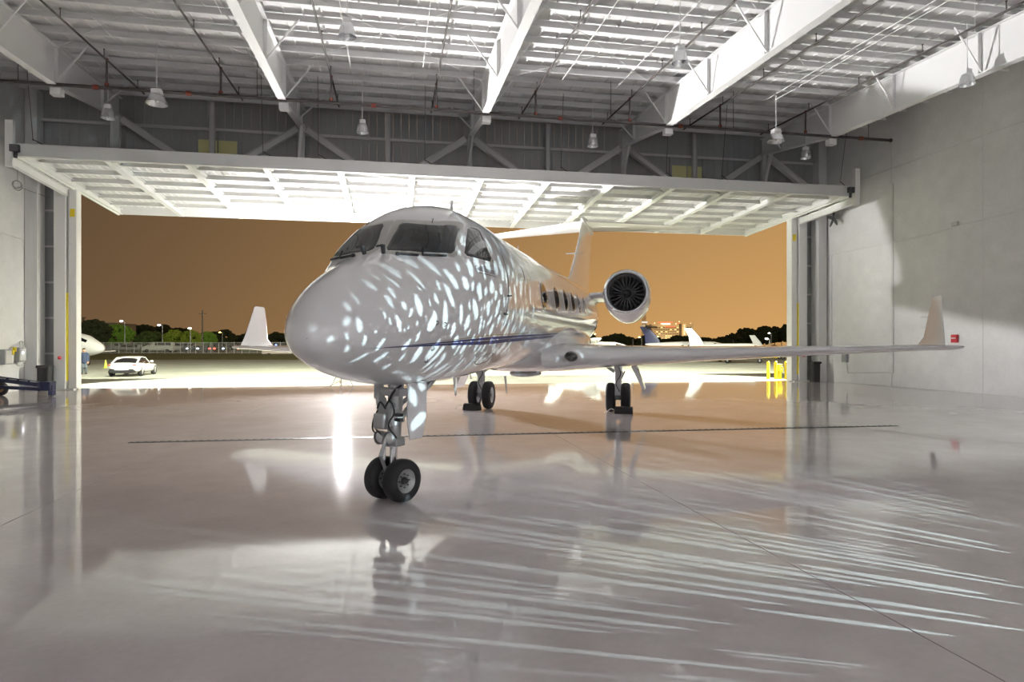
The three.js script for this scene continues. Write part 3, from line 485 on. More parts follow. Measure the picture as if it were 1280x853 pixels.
  const s = thing('added_gobo_board', 'added unseen black board with irregular holes that shape the dapples', 'screen', [ctr.x, 0, ctr.z]);  // unseen board, added to break the beam into dapples
  const board = new THREE.ExtrudeGeometry(sh, { depth: .002, bevelEnabled: false }).applyMatrix4(new THREE.Matrix4().makeBasis(right, vert, back).setPosition(V(0, ctr.y, 0)));
  mesh('board', board, M.foil, s);
  mesh('stand', [beam(V(0, .02, 0).addScaledVector(right, HALF + .02), V(0, ctr.y + HALF, 0).addScaledVector(right, HALF + .02), .03, .03), beam(V(0, .02, 0).addScaledVector(right, -HALF - .02), V(0, ctr.y + HALF, 0).addScaledVector(right, -HALF - .02), .03, .03)], M.black, s);
}
for (const [x, lb] of [[-6, 'added fill light panel turned to the back wall left of the viewpoint'], [3.5, 'added fill light panel turned to the back wall behind the viewpoint'], [13, 'added fill light panel turned to the back wall right of the viewpoint']]) {
  const o = thing('added_fill_bank', lb, 'lamp', [x, 0, 7.5]);  // added fill light, brightens the hall by bounce off the back wall
  mesh('housing', rbox(6.2, 1.6, .2, .03, 0, 0, -.12).rotateX(-.75).translate(0, 2.4, 0), M.black, o); mesh('fill_panel', box(6, 1.4, .02, 0, 0, -.01).rotateX(-.75).translate(0, 2.4, 0), glow(1, .97, .95, 2), o);
  mesh('stand', [-2.5, 2.5].flatMap((q) => [bar(V(q, 0, -.1), V(q, 1.9, -.1), .04), box(.8, .03, .8, q, .015, -.1)]), M.black, o);
  const l = new THREE.RectAreaLight(new THREE.Color().setRGB(.98, .975, 1), BOUNCE_POWER, 6, 1.4); l.position.set(0, 2.42, .02); o.add(l); o.updateMatrixWorld(true); l.lookAt(x, 2.42 + Math.tan(.75) * 5, 12.52);
}
// high-bay lamps hanging from the roof, switched off
function highBay(wide) {
  const o = new THREE.Group(), k = wide ? 1 : .72;
  const add = (n, g, m) => mesh(n, g, m, o);
  add('reflector', lathe(wide ? [[.08, .34], [.16, .33], [.27, .22], [.34, .06], [.37, 0], [.36, 0], [.26, .21], [.15, .32]] : [[.1, .36], [.17, .33], [.215, .2], [.235, .02], [.25, 0], [.24, 0], [.2, .2], [.15, .32]], 28), phy(.72, .73, .75, .2, { metalness: .75, transmission: 0 }));
  add('ballast_box', rbox(.34 * k, .16, .26 * k, .02, 0, .44, 0), M.steel);
  if (wide) add('yoke', rbox(.46, .06, .1, .02, 0, .36, 0), M.steel);
  add('bulb', new THREE.SphereGeometry(.07, 12, 8).scale(1, 1.5, 1).translate(0, .14, 0), phy(.85, .85, .85, .2, {}));
  return o;
}
[[196, 130, true, 'wide high-bay lamp hanging left of the left roof girder'], [135, 148, false, 'narrow high-bay lamp hanging beside the leftmost roof girder'], [453, 166, false, 'narrow high-bay lamp hanging above the jet nose'], [741, 183, false, 'narrow high-bay lamp hanging between the two central girders'], [970, 177, true, 'wide high-bay lamp hanging in front of the right header braces'], [1007, 198, false, 'small far high-bay lamp behind the right sprinkler main'], [1209, 106, false, 'high-bay lamp hanging in front of the rightmost girder web'], [850, 79, false, 'high-bay lamp hanging high beside the right central girder'], [434, 46, false, 'high-bay lamp hanging high in the bay over the nose']].forEach(([px, py, wide, label]) => {
  const Y = 10.62, p = onY(px, py, Y), o = highBay(wide); o.name = numbered('high_bay_lamp'); o.position.copy(p); scene.add(o); tag(o, label, 'lamp', 'high-bay lamps hanging from the roof');
  mesh('stem', bar(V(0, .5, 0), V(0, roofY(p.z) - Y - .02, 0), .016), M.steel, o);
});
// ------------------------------------------------------------------ sprinkler pipes
{
  const z = -25.95, y = 11.39;
  const main = thing('sprinkler_main', 'long dark sprinkler main pipe crossing under the roof girders', 'pipe', [0, y, z]);
  mesh('pipe', bar(V(WL + .05, 0, 0.22), V(22.45, 0, 0.22), .062, .062, 12), M.pipe, main);
  for (const px of [120, 236, 467, 700, 850, 1076]) { const p = onZ(px, 130, z + .22); mesh('coupling', bar(V(p.x - .09, 0, .22), V(p.x + .09, 0, .22), .085, .085, 12), M.redFit, main); }
  mesh('end_cap', ball(.09, 22.45, 0, .22), M.pipe, main);
  for (const x of [-13.2, -5.1, 3.2, 9.0, 14.6, 21.3]) mesh('hanger_rod', bar(V(x, 0, .22), V(x, roofY(z) - y, .22), .012), M.pipe, main);
  const br = [[-13.6, 'sprinkler branch pipe next to the left wall'], [-10.31, 'sprinkler branch pipe nearest the leftmost girder'], [-6.4, 'sprinkler branch pipe left of the left central girder'], [-2.37, 'sprinkler branch pipe right of the left central girder'], [1.69, 'sprinkler branch pipe left of the centre girder'], [5.76, 'sprinkler branch pipe right of the centre girder'], [9.84, 'sprinkler branch pipe left of the right central girder'], [13.98, 'sprinkler branch pipe right of the right central girder'], [18.11, 'sprinkler branch pipe left of the rightmost girder']];
  br.forEach(([x, label], i) => {
    const Y = (q) => roofY(q) - .66, b = thing('sprinkler_branch', label, 'pipe', [x, Y(z), z], 0, 'sprinkler branch pipes running to the door');
    const zE = -29.3, zN = 6;
    mesh('pipe', bar(V(0, Y(zE) - Y(z), zE - z), V(0, Y(zN) - Y(z), zN - z), .036, .036, 10), M.pipe, b);
    if (i) mesh('riser', bar(V(0, y - Y(z) + .064, .22), V(0, -.01, .22), .04, .04, 10), M.pipe, b);
    mesh('tee', ball(.06, 0, 0, .22, 10), M.redFit, b); if (i) mesh('riser_coupling', cyl(.07, .07, .1, 0, y - Y(z) + .066, .22, 10), M.redFit, b);
    for (let q = -28.6; q < 2; q += 3.1) mesh('sprinkler_head', [bar(V(0, Y(q) - Y(z), q - z), V(0, Y(q) - Y(z) + .3, q - z), .016), cyl(.03, .03, .03, 0, Y(q) - Y(z) + .28, q - z, 8)], M.pipe, b);
  });
  for (const [x, zz] of [[-13.4, -26.6], [-5.15, -26.7], [-3.0, -26.8], [1.3, -26.9], [7.2, -26.7], [12.1, -26.8], [20.9, -26.5], [14.8, -26.6]]) tag(mesh('door_cable', [bar(V(x, 9.7, -27.1), V(x, roofY(zz) - .3, zz), .012), bar(V(x, 9.75, -27.05), V(x + 1.1, 9.2, -27.45), .018)], M.pipe), 'thin dark steel cable holding the raised door edge', 'cable', 'cables on the inner edge of the raised door');
}
// ------------------------------------------------------------------ things along the side walls
{
  const wx = WR - .01;
  const c = thing('wall_conduit', 'thin white conduit running along the right wall', 'conduit', [wx, 0, 0]);
  { const a = onX(1040, 318, wx), m = onX(1165, 293, wx), m2 = onX(1195, 283, wx), e = onX(1280, 262, wx); mesh('pipe', [bar(V(-.03, a.y, a.z), V(-.03, m.y, m.z), .02), bar(V(-.03, m.y, m.z), V(-.03, m2.y, m2.z), .02), bar(V(-.03, m2.y, m2.z), V(-.03, e.y, e.z), .02), bar(V(-.03, a.y, a.z), V(-.03, 1.6, a.z), .02)], M.steel, c); mesh('junction_box', rbox(.08, .16, .3, .01, -.05, m2.y + .1, m2.z), M.grey, c); }
  const v = thing('downpipe_conduit', 'thin vertical conduit on the right wall ending low at a box', 'conduit', [wx, 0, 0]);
  { const a = onX(1117, 230, wx), b = onX(1117, 466, wx), d = onX(1060, 466, wx), e = onX(1058, 452, wx); mesh('pipe', [bar(V(-.03, a.y, a.z), V(-.03, b.y, b.z), .018), bar(V(-.03, b.y, b.z), V(-.03, d.y, d.z), .018), bar(V(-.03, d.y, d.z), V(-.03, e.y, e.z), .018)], M.grey, v); const q = onX(1058, 447, wx); mesh('switch_box', rbox(.16, .5, .34, .01, -.09, q.y, q.z), M.siding, v); }
  const f = thing('wall_fan', 'small dark wall fan high beside the right door post', 'fan', onX(1042, 273, wx - .35)); 
  mesh('motor', [ball(.1, 0, 0, 0, 12), bar(V(0, 0, 0), V(.33, 0, 0), .025), bar(V(0, 0, 0), V(0, .75, 0), .015)], M.darkMetal, f);
  for (let k = 0; k < 5; k++) mesh('fan_blade', new THREE.SphereGeometry(1, 8, 6).scale(.02, .3, .1).translate(0, .22, 0).rotateX(k * 1.257), M.darkMetal, f);
  { const p = onX(1160, 403, wx), o = thing('intercom', 'small pale wall box with a dark handset on the right wall', 'intercom', p); mesh('case', rbox(.1, .55, .6, .02, -.05, 0, 0), M.wall, o); mesh('handset', beam(V(-.1, -.2, .3), V(-.14, .5, .42), .1, .12), M.darkMetal, o); mesh('label_strip', box(.02, .06, .45, -.1, .22, -.05), M.grey, o); }
  { const p = onX(1194.5, 423.5, wx), o = thing('fire_alarm', 'small red fire alarm box on the right wall behind the winglet', 'alarm', p); mesh('case', rbox(.1, .34, .3, .02, -.05, 0, 0), M.red, o); mesh('handle', box(.03, .05, .2, -.11, .02, 0), M.steel, o); }
  for (const [x, s, lb] of [[OR + 1.05, 1, 'black waste bin in the recess of the right door jamb'], [OL - 1.02, -1, 'black waste bin in the recess of the left door jamb']]) {
    const o = thing('waste_bin', lb, 'bin', [x, 0, ZD + .6]); mesh('bin_body', loft([0, .5, 1].map((k) => ring(0, 0, 0, .23 + .02 * k, .2, .2, 24, 4).map((p) => V(p.x, k * .98, p.y)))), M.black, o); mesh('lid', rbox(.52, .12, .46, .03, 0, 1.04, 0), M.rubber, o);
    tag(mesh('fire_button', [box(.1, .14, .08, x - .42 * s, 1.42, ZD + .26), ball(.05, x - .42 * s, 1.42, ZD + .32, 8)], M.red), s > 0 ? 'small red button box on the right door column' : 'small red button box on the left door column', 'button');
  }
  // left wall electrics
  const lw = WL + .01;
  for (const [px, py, w, lb] of [[4, 446.5, .5, 'grey electrical box on the left wall nearest the tow bar'], [22, 443.5, .5, 'grey control box with a lit lamp on the left wall']]) {
    const p = onX(px, py, lw), o = thing('electrical_box', lb, 'electrical box', p); mesh('case', rbox(.2, .62, w, .015, .1, 0, 0), M.siding, o); mesh('cover', rbox(.02, .52, w - .1, .01, .21, 0, 0), M.grey, o);
    if (px > 10) { mesh('indicator_light', ball(.05, .22, .08, .05, 10), glow(.85, .8, 1, 7), o); mesh('yellow_plug', [cyl(.07, .07, .2, .14, .12, .5, 10), rbox(.12, .2, .16, .02, .12, .1, .62)], M.yellow, o); mesh('conduit', [tube([V(.05, .32, -.1), V(.05, .55, -.1), V(.05, .56, -.3), V(.05, .2, -.36), V(.05, .1, -.36)], .025, 60), tube([V(.05, -.3, .1), V(.05, -.42, .1), V(.05, -.44, -.3), V(.05, -.05, -.36)], .02, 40)], M.grey, o); }
  }
  { const p = onX(22, 232, lw + .3), o = thing('coiled_cord', 'coiled dark pull cord hanging high on the left wall', 'cord', p); mesh('coil', [new THREE.TorusGeometry(.2, .022, 6, 24).rotateY(1.2), new THREE.TorusGeometry(.15, .022, 6, 24).rotateY(.6).translate(0, .03, .05), bar(V(0, .2, 0), V(0, .95, 0), .016), bar(V(0, -.05, 0), V(.3, -.06, -2), .014)], M.siding, o); }
  { const a = onX(0, 287, lw), b = onX(37, 302, lw), o = thing('left_wall_conduit', 'thin conduit line along the left wall', 'conduit', [lw, 0, 0]); mesh('pipe', bar(V(.03, a.y, a.z + 8), V(.03, b.y, b.z), .018), M.steel, o); }
}
{ // tow head cart at the left edge
  const blue = std(.018, .025, .075, .45, .2);
  const t = thing('tow_bar', 'dark blue aircraft tow bar on wheels by the left wall', 'tow bar', onY(20, 496), -.12);
  mesh('beam', [beam(V(-1.55, .82, .1), V(1.15, .42, -.1), .16, .2), beam(V(-1.55, .46, .3), V(1.0, .28, .1), .1, .12)], blue, t);
  for (let k = 0; k < 6; k++) { const u = k / 5.5; mesh('step_plate', box(.26, .03, .2, -1.2 + 2.1 * u, .80 - .26 * u, .02, 0, 0, -.12), M.dullAlu, t); }
  mesh('head', [rbox(.36, .34, .4, .03, 1.15, .4, -.05), bar(V(1.3, .42, 0), V(1.3, .05, .02), .06), rbox(.16, .2, .24, .02, 1.32, .14, 0)], blue, t);
  mesh('handle', [bar(V(-1.0, .8, .05), V(-.9, 1.15, .05), .04), bar(V(-1.0, 1.12, .05), V(-.7, 1.0, .05), .05)], M.black, t);
  mesh('axle', bar(V(-.9, .27, -.5), V(-.9, .27, .55), .05), M.black, t);
  for (const z of [-.5, .55]) { const w = part('wheel', t); w.position.set(-.9, .27, z); mesh('tire', new THREE.TorusGeometry(.2, .075, 12, 28), M.rubber, w); mesh('rim', new THREE.CylinderGeometry(.15, .15, .08, 20).rotateX(Math.PI / 2), std(.33, .2, .1, .6), w); }
}

// ------------------------------------------------------------------ outside: apron, berm, planes, cars, people, trees, city
const place = (px, dist, y = 0) => { const p = far(px, dist); p.y = y; return p; };
{
  const a = structure('apron');
  const zs = [ZD - .6, -44, -56, -72, -100, -150, -220];
  for (let i = 0; i + 1 < zs.length; i++) { const xs = i < 3 ? [-90, -45, -28, -14, 0, 14, 28, 45, 90] : [-260, -90, 0, 90, 260]; for (let k = 0; k + 1 < xs.length; k++) mesh('concrete_slab', metricUV(span(xs[k] + .012, xs[k + 1] - .012, -.3, -.012, zs[i + 1] + .012, zs[i])), M.apron, a); }
  mesh('ground_beyond', span(-1500, 1500, -.6, -.32, -2200, ZD - 1), M.grass, a);
  for (const [x, s] of [[-50, 1], [70, 1]]) void 0;
  const o = structure('wall_outside'); // hangar face beside the opening, seen only in reflections
  mesh('siding', [span(WL - 12, WL, 0, 14, ZD - .7, ZD - .6), span(WR + .3, WR + 12, 0, 14, ZD - .7, ZD - .6)], M.siding, o);
}
{ // yellow threshold line and bollards by the right jamb
  tag(mesh('threshold_line', box(9.5, .004, .12, 16.4, -.009, ZD - .75), M.yellow), 'yellow painted line on the apron at the door threshold', 'floor line');
  for (const [px, lb] of [[959, 'single yellow steel bollard outside the right door jamb'], [969.5, 'yellow bollard holding the left side of the yellow rail'], [984, 'yellow bollard holding the right side of the yellow rail']]) { const p = onY(px, 474); const o = thing('bollard', lb, 'bollard', [p.x, -.012, -34.2]); mesh('post', cyl(.09, .09, .98, 0, 0, 0, 16), M.yellow, o); mesh('cap', new THREE.SphereGeometry(.09, 16, 8, 0, 6.3, 0, 1.57).translate(0, .98, 0), M.yellow, o); }
  const p = onY(976.5, 474), o = thing('yellow_valve_rail', 'yellow pipe rail with a valve between two bollards', 'rail', [p.x, -.012, -34.3]); mesh('frame', [bar(V(-.2, .85, 0), V(.2, .85, 0), .05), bar(V(-.2, .45, 0), V(.2, .45, 0), .05)], M.yellow, o); mesh('valve', [cyl(.12, .12, .8, 0, 0, 0, 14), ball(.16, 0, .55, 0, 12), new THREE.TorusGeometry(.14, .025, 8, 20).translate(0, .6, .12)], M.yellow, o);
}
function floodlight(pos, aim, power, color, label, spread = 1.0) {
  const o = thing('wall_floodlight', label, 'floodlight', pos); const d = V(...aim).sub(pos).normalize();
  mesh('housing', beam(V(0, 0, 0).addScaledVector(d, -.3), V(0, 0, 0).addScaledVector(d, -.02), .6, .4), M.darkMetal, o); mesh('lamp_lens', along(new THREE.BoxGeometry(.5, .3, .01), V(0, 0, 0), d.clone()), glow(...color, 12), o);
  mesh('bracket', beam(V(0, 0, .05), V(0, 0, ZD - .6 - pos.z), .06, .06), M.darkMetal, o);
  const l = new THREE.SpotLight(new THREE.Color().setRGB(...color), power, 0, spread, .5, 2); addLight(l, o, d.x * .06, d.y * .06, d.z * .06); l.target.position.copy(d.multiplyScalar(10)); l.shadow.radius = 8;
}
floodlight(V(WR + 3.5, 6, ZD - 1.2), [13, 0, -38], 5200, [1, .98, .78], 'exterior floodlight right of the hangar opening', .62);
floodlight(V(WL - 3.5, 6, ZD - 1.2), [-7, 0, -38], 6500, [1, 1, .84], 'exterior floodlight left of the hangar opening', .58);

for (const [x, lb] of [[-9, 'roof floodlight over the left part of the hangar opening'], [5, 'roof floodlight over the middle of the hangar opening'], [18, 'roof floodlight over the right part of the hangar opening']]) floodlight(V(x, 15, ZD - 1.2), [x * 1.6, 0, -88], 4600, [1, 1, .8], lb, 1.25);
const paintW = phy(.80, .80, .80, .35, { clearcoat: .6, clearcoatRoughness: .1 }), navy = std(.012, .016, .09, .4);
function smallPlane(name, label, pos, turn, o) {
  const g = thing(name, label, 'airplane', pos, turn), { L, r, yc } = o;       // nose at +z
  const prof = o.prof ?? [[0, .02, 0], [.03, .35, -.15], [.1, .7, -.1], [.2, .95, 0], [.3, 1, 0], [.62, .98, 0], [.8, .6, .25], [.95, .25, .5], [1, .1, .55]];
  mesh('fuselage', loft(prof.map(([u, k, dy]) => ring(0, yc + dy * r, L / 2 - u * L, r * k, r * k, r * k, 24))), paintW, g);
  mesh('cockpit_window', loft(prof.filter(([u]) => u > .09 && u < .25).map(([u, k, dy]) => ring(0, yc + dy * r + r * k * .52, L / 2 - u * L, r * k * .9, r * k * .34, r * k * .12, 18))), M.glass, g);
  const fz = -L / 2, fh = o.finH, tail = o.tail ?? paintW;
  mesh('tail_fin', loft([[yc + r * .5, fz + L * .2, L * .2], [yc + r * .9 + fh * .4, fz + L * .13, L * .14], [yc + r * .6 + fh, fz + L * .03, L * .1]].map(([y, z, c]) => foil(0, 0, 0, c, .12, 16).map((p) => V(p.y, y, z + p.z)))), tail, g);
  const sy = o.tTail ? yc + r * .6 + fh : yc + r * .45, sw = o.stab ?? 2.3;
  mesh('horizontal_stabilizer', loft([-1, 0, 1].map((s) => foil(0, 0, 0, s ? .7 : 1.1, .3, 14).map((p) => V(s * sw, sy + p.y, fz + L * .06 + .2 + p.z)))), o.stabMat ?? paintW, g);
  const wy = o.high ? yc + r : yc - r * .75, ws = o.span / 2;
  for (const s of [1, -1]) mesh('wing', loft([[.0, 1.7], [1, 1.0]].map(([k, c]) => foil(0, 0, 0, c, .13, 18).map((p) => V(s * k * ws, wy + k * .25 + p.y, L * .1 + p.z)))), paintW, g);
  if (o.high) for (const s of [1, -1]) mesh('wing_strut', bar(V(s * r * .8, yc - r * .7, L * .05), V(s * ws * .5, wy + .05, L * .05), .06), paintW, g);
  if (o.prop) mesh('propeller', [ball(.16, 0, yc, L / 2 + .02, 10), ...[0, 1, 2].map((k) => new THREE.SphereGeometry(1, 8, 6).scale(.08, .55, .03).translate(0, .55, 0).rotateZ(k * 2.09 + .4).translate(0, yc, L / 2 + .05))], M.darkMetal, g);
  for (const [x, z] of [[0, L * .36], [ws * .22, -L * .02], [-ws * .22, -L * .02]]) { const w = part('landing_gear', g); mesh('leg', bar(V(x, .2, z), V(x, yc - r * .5, z), .06), M.dullAlu, w); mesh('tire', new THREE.TorusGeometry(.2, .09, 8, 18).rotateY(Math.PI / 2).translate(x, .29, z), M.rubber, w); }
  for (let k = 0; k < (o.wins ?? 0); k++) for (const s of [1, -1]) mesh('cabin_window', new THREE.SphereGeometry(1, 10, 8).scale(.05, .2, .16).translate(s * r * .97, yc + r * .2, L * (.16 - .07 * k)), M.glass, g);
  return g;
}
// left: nose of a parked jet behind the jamb
smallPlane('parked_jet', 'white parked jet with dark cockpit windows standing left of the sports car', place(60, 66, -.012), 1.15, { prof: [[0, .06, -.3], [.012, .3, -.28], [.05, .52, -.22], [.1, .72, -.14], [.14, .9, -.06], [.2, 1, 0], [.62, .98, 0], [.8, .6, .25], [.95, .25, .5], [1, .1, .55]], L: 14, r: 1.2, yc: 2.05, finH: 3, span: 14, wins: 4 });
smallPlane('strut_braced_airplane', 'white high-wing airplane with a wing strut beyond the jet wing', place(738, 62, -.012), 1.3, { L: 8, r: .62, yc: 1.75, finH: 1.4, span: 11, high: true, prop: true });
smallPlane('blue_tailed_turboprop', 'white turboprop with a dark blue tail and a wide T-shaped tailplane', place(860, 82, -.012), .95, { L: 11, r: .8, yc: 1.75, finH: 2.3, span: 13, tTail: true, tail: navy, stabMat: std(.25, .18, .12, .6), wins: 4, prop: true, stab: 3.4 });
smallPlane('small_twin_airplane', 'white small airplane with swept tail fin parked beside the red beacon', place(912, 74, -.012), 1.0, { L: 9, r: .72, yc: 1.55, finH: 2.1, span: 11, wins: 3 });
smallPlane('far_light_airplane', 'white light airplane farthest right near the yellow bollards', place(978, 92, -.012), 1.2, { L: 8, r: .55, yc: 1.3, finH: 1.9, span: 10, tail: paintW });
{ // white sports car, seen from behind
  const c = thing('sports_car', 'white low sports coupe parked on the apron facing away', 'car', place(167, 42.6, -.012), 3.2);   // nose at +z
  const w = phy(.82, .82, .82, .25, { clearcoat: 1, clearcoatRoughness: .04 });
  const st = [[-2.3, .55, .42, .78], [-2.22, .82, .3, .86], [-1.9, .93, .24, .9], [-1.2, .97, .2, .94], [-.4, .95, .18, .88], [.6, .93, .18, .86], [1.5, .95, .2, .84], [2.0, .88, .22, .74], [2.25, .7, .28, .64], [2.32, .5, .34, .56]];
  mesh('body', loft(st.map(([z, hw, b, t]) => ring(0, (b + t) / 2, z, hw, (t - b) / 2, (t - b) / 2, 36, 3.4))), w, c);
  const gh = [[-1.95, .62, .86, .88], [-1.5, .74, .8, 1.08], [-.9, .76, .8, 1.24], [-.3, .76, .8, 1.27], [.3, .74, .8, 1.18], [.85, .7, .78, .9]];
  mesh('cabin_glass', loft(gh.map(([z, hw, b, t]) => ring(0, b, z, hw, t - b, .05, 28, 2.8))), M.glass, c);
  mesh('roof', loft([[-1.05, .66, 1.2], [-.6, .68, 1.265], [-.2, .68, 1.275], [.2, .64, 1.22]].map(([z, hw, t]) => ring(0, t - .05, z, hw, .075, .02, 24, 3))), w, c);
  mesh('roof_pillar', [-1, 1].flatMap((s) => [beam(V(s * .72, .86, -1.75), V(s * .66, 1.2, -.95), .09, .06), beam(V(s * .7, .84, .8), V(s * .64, 1.2, .15), .07, .05)]), w, c);
  mesh('rear_diffuser', rbox(1.5, .2, .3, .05, 0, .33, -2.18), M.black, c);
  mesh('bumper_vent', [-.55, .55].map((x) => rbox(.3, .06, .05, .02, x, .47, -2.29)), M.black, c);
  for (const s of [-1, 1]) { mesh('tail_light', rbox(.34, .07, .1, .02, s * .66, .76, -2.22, 0, s * .25, 0), std(.4, .05, .04, .3), c); mesh('door_mirror', rbox(.2, .12, .1, .03, s * .98, .93, .45), w, c); }
  for (const [x, z] of [[-.84, -1.35], [.84, -1.35], [-.84, 1.35], [.84, 1.35]]) { const q = part('wheel', c); q.position.set(x, .34, z); mesh('tire', new THREE.TorusGeometry(.26, .085, 12, 28).rotateY(Math.PI / 2).scale(1.5, 1, 1), M.rubber, q); mesh('rim', new THREE.CylinderGeometry(.23, .23, .18, 20).rotateZ(Math.PI / 2), M.dullAlu, q); }
}
// people: one continuous body each, with clothes as shells over it
function capsules(list, res, size, at) {
  const mc = new MarchingCubes(res, new THREE.MeshBasicMaterial(), false, false, 60000); mc.isolation = 0;
  const f = mc.field, n = res, p = V(0, 0, 0);
  for (let k = 0; k < n; k++) for (let j = 0; j < n; j++) for (let i = 0; i < n; i++) {
    p.set((i / n * 2 - 1) * size + at.x, (j / n * 2 - 1) * size + at.y, (k / n * 2 - 1) * size + at.z); let d = 0;
    for (const [a, b, ra, rb] of list) { const ab = b.clone().sub(a), t = Math.max(0, Math.min(1, p.clone().sub(a).dot(ab) / Math.max(ab.lengthSq(), 1e-9))); d += Math.exp(-(p.distanceTo(a.clone().addScaledVector(ab, t)) - (ra + (rb - ra) * t)) * 45); }
    f[i + j * n + k * n * n] = Math.log(Math.max(d, 1e-30)) / 45;
  }
  mc.update(); const c = mc.count, g = new THREE.BufferGeometry();
  const pos = new Float32Array(mc.positionArray.slice(0, c * 3)); for (let i = 0; i < c; i++) { pos[i * 3] = pos[i * 3] * size + at.x; pos[i * 3 + 1] = pos[i * 3 + 1] * size + at.y; pos[i * 3 + 2] = pos[i * 3 + 2] * size + at.z; }
  g.setAttribute('position', new THREE.BufferAttribute(pos, 3)); g.computeVertexNormals();
  return clean(g);
}
function person(label, pos, turn, coat, legs, hair) {
  const g = thing('person', label, 'person', pos, turn, undefined), v = V, skin = std(.5, .3, .2, .6);
  const arms = [-1, 1].flatMap((s) => [[v(s * .19, 1.42, 0), v(s * .25, 1.14, -.02), .055, .045], [v(s * .25, 1.14, -.02), v(s * .23, .9, .06), .042, .032], [v(s * .23, .9, .06), v(s * .22, .8, .09), .035, .028], ...[-.02, 0, .02].map((q) => [v(s * .22, .8, .09 + q), v(s * .215, .71, .1 + q), .012, .009]), [v(s * .215, .84, .1), v(s * .19, .77, .13), .013, .01]]);
  const leg = [-1, 1].flatMap((s) => [[v(s * .09, .92, 0), v(s * .1, .5, .02), .085, .058], [v(s * .1, .5, .02), v(s * .11, .09, -.02), .055, .038], [v(s * .11, .05, -.03), v(s * .13, .04, .13), .042, .036]]);
  const torso = [[v(0, 1.0, 0), v(0, 1.2, 0), .14, .14], [v(-.09, 1.38, 0), v(.09, 1.38, 0), .11, .11], [v(0, 1.2, 0), v(0, 1.38, 0), .14, .13]];
  const head = [[v(0, 1.48, 0), v(0, 1.56, .01), .055, .05], [v(0, 1.64, .0), v(0, 1.68, -.01), .09, .092], [v(0, 1.59, .03), v(0, 1.6, .04), .06, .055], [v(0, 1.63, .1), v(0, 1.61, .115), .012, .016], [v(-.09, 1.63, -.01), v(-.095, 1.645, -.01), .016, .016], [v(.09, 1.63, -.01), v(.095, 1.645, -.01), .016, .016]];
  mesh('body', capsules([...arms, ...leg, ...torso, ...head], 84, .95, V(0, .9, 0)), skin, g);
  const grow = (L, q) => L.map(([a, b, x, y]) => [a, b, x + q, y + q]);
  mesh('jacket', capsules(grow([...torso, ...[-1, 1].flatMap((s) => [[v(s * .19, 1.42, 0), v(s * .25, 1.14, -.02), .055, .048], [v(s * .25, 1.14, -.02), v(s * .23, .92, .05), .048, .042]]), [v(0, .88, 0), v(0, 1.1, 0), .16, .14]], .025), 56, .5, V(0, 1.15, 0)), coat, g);
  mesh('trousers', capsules(grow([-1, 1].flatMap((s) => [[v(s * .09, .92, 0), v(s * .1, .5, .02), .09, .066], [v(s * .1, .5, .02), v(s * .11, .1, -.02), .064, .055]]), .018), 56, .55, V(0, .5, 0)), legs, g);
  mesh('shoes', capsules(grow([-1, 1].map((s) => [v(s * .11, .05, -.03), v(s * .13, .045, .14), .042, .036]), .01), 40, .3, V(0, .12, .04)), std(.12, .06, .03, .5), g);
  mesh('hair', capsules([[v(0, 1.7, -.02), v(0, 1.73, -.01), .098, .085], [v(0, 1.62, -.06), v(0, 1.7, -.05), .065, .08]], 32, .2, V(0, 1.69, -.02)), hair, g);
  return g;
}
person('person in a dark blue jacket and grey trousers standing beside the parked jet', place(105, 44, -.012), .5, std(.03, .045, .09, .8), std(.10, .12, .14, .8), std(.03, .02, .015, .8));
person('person with fair hair in dark clothes partly behind the white door jamb', place(99, 45, -.012), .9, std(.02, .025, .05, .8), std(.018, .022, .04, .8), std(.45, .3, .15, .8));
{ // traffic cone and tow frame
  const c = thing('traffic_cone', 'small yellow-green cone standing on the apron beside the sports car', 'cone', place(132, 56, -.012)); mesh('cone', lathe([[.001, .75], [.04, .74], [.16, .06], [.16, .04]], 20), std(.62, .72, .1, .6), c); mesh('base', rbox(.4, .05, .4, .01, 0, .025, 0), std(.5, .55, .1, .6), c);
  const t = thing('tripod_stand', 'thin low folding stand on the floor behind the jet nose', 'stand', onY(425, 486)); const st = std(.28, .2, .17, .6);
  mesh('leg', [[-.75, .2], [.7, .1], [.1, -.5]].map(([x, z]) => bar(V(0, .32, 0), V(x, .01, z), .014)), st, t); mesh('post', [bar(V(0, 0, 0), V(0, .42, 0), .016), bar(V(0, .04, .1), V(.62, .05, .1), .014), bar(V(-.3, .28, 0), V(.3, .34, 0), .012)], st, t);
}
{ // ambulance-like lit service vehicle beyond the nose
  const c = thing('service_truck', 'service truck with red and white lights beyond the left winglet', 'truck', place(352, 105, -.012), 1.6);
  mesh('cab', loft([[-2.9, 1.0, .5, 1.6], [-2.6, 1.05, .45, 2.0], [2.0, 1.05, .45, 2.1], [2.4, 1.0, .45, 1.5], [3.0, .95, .5, 1.3]].map(([z, w, b, t]) => ring(0, (b + t) / 2, z, w, (t - b) / 2, (t - b) / 2, 24, 4))), std(.7, .6, .55, .5), c);
  mesh('window', rbox(2.12, .45, 1.2, .05, 0, 1.72, 1.7), M.glass, c);
  for (const [x, z] of [[-.95, -1.8], [.95, -1.8], [-.95, 1.9], [.95, 1.9]]) mesh('wheel', new THREE.TorusGeometry(.3, .12, 8, 20).rotateY(Math.PI / 2).translate(x, .42, z), M.rubber, c);
  for (const [x, y, z, m] of [[1.08, 1.1, -2.2, glow(1, .12, .06, 5)], [1.08, .9, .6, glow(1, .2, .1, 4)], [1.08, 1.2, 1.0, glow(1, .9, .75, 5)], [.9, 2.1, -1, glow(.2, .35, 1, 5)], [1.08, 1.6, -1.4, glow(1, .85, .7, 4)]]) mesh('signal_light', ball(.16, x, y, z, 10), m, c);
}
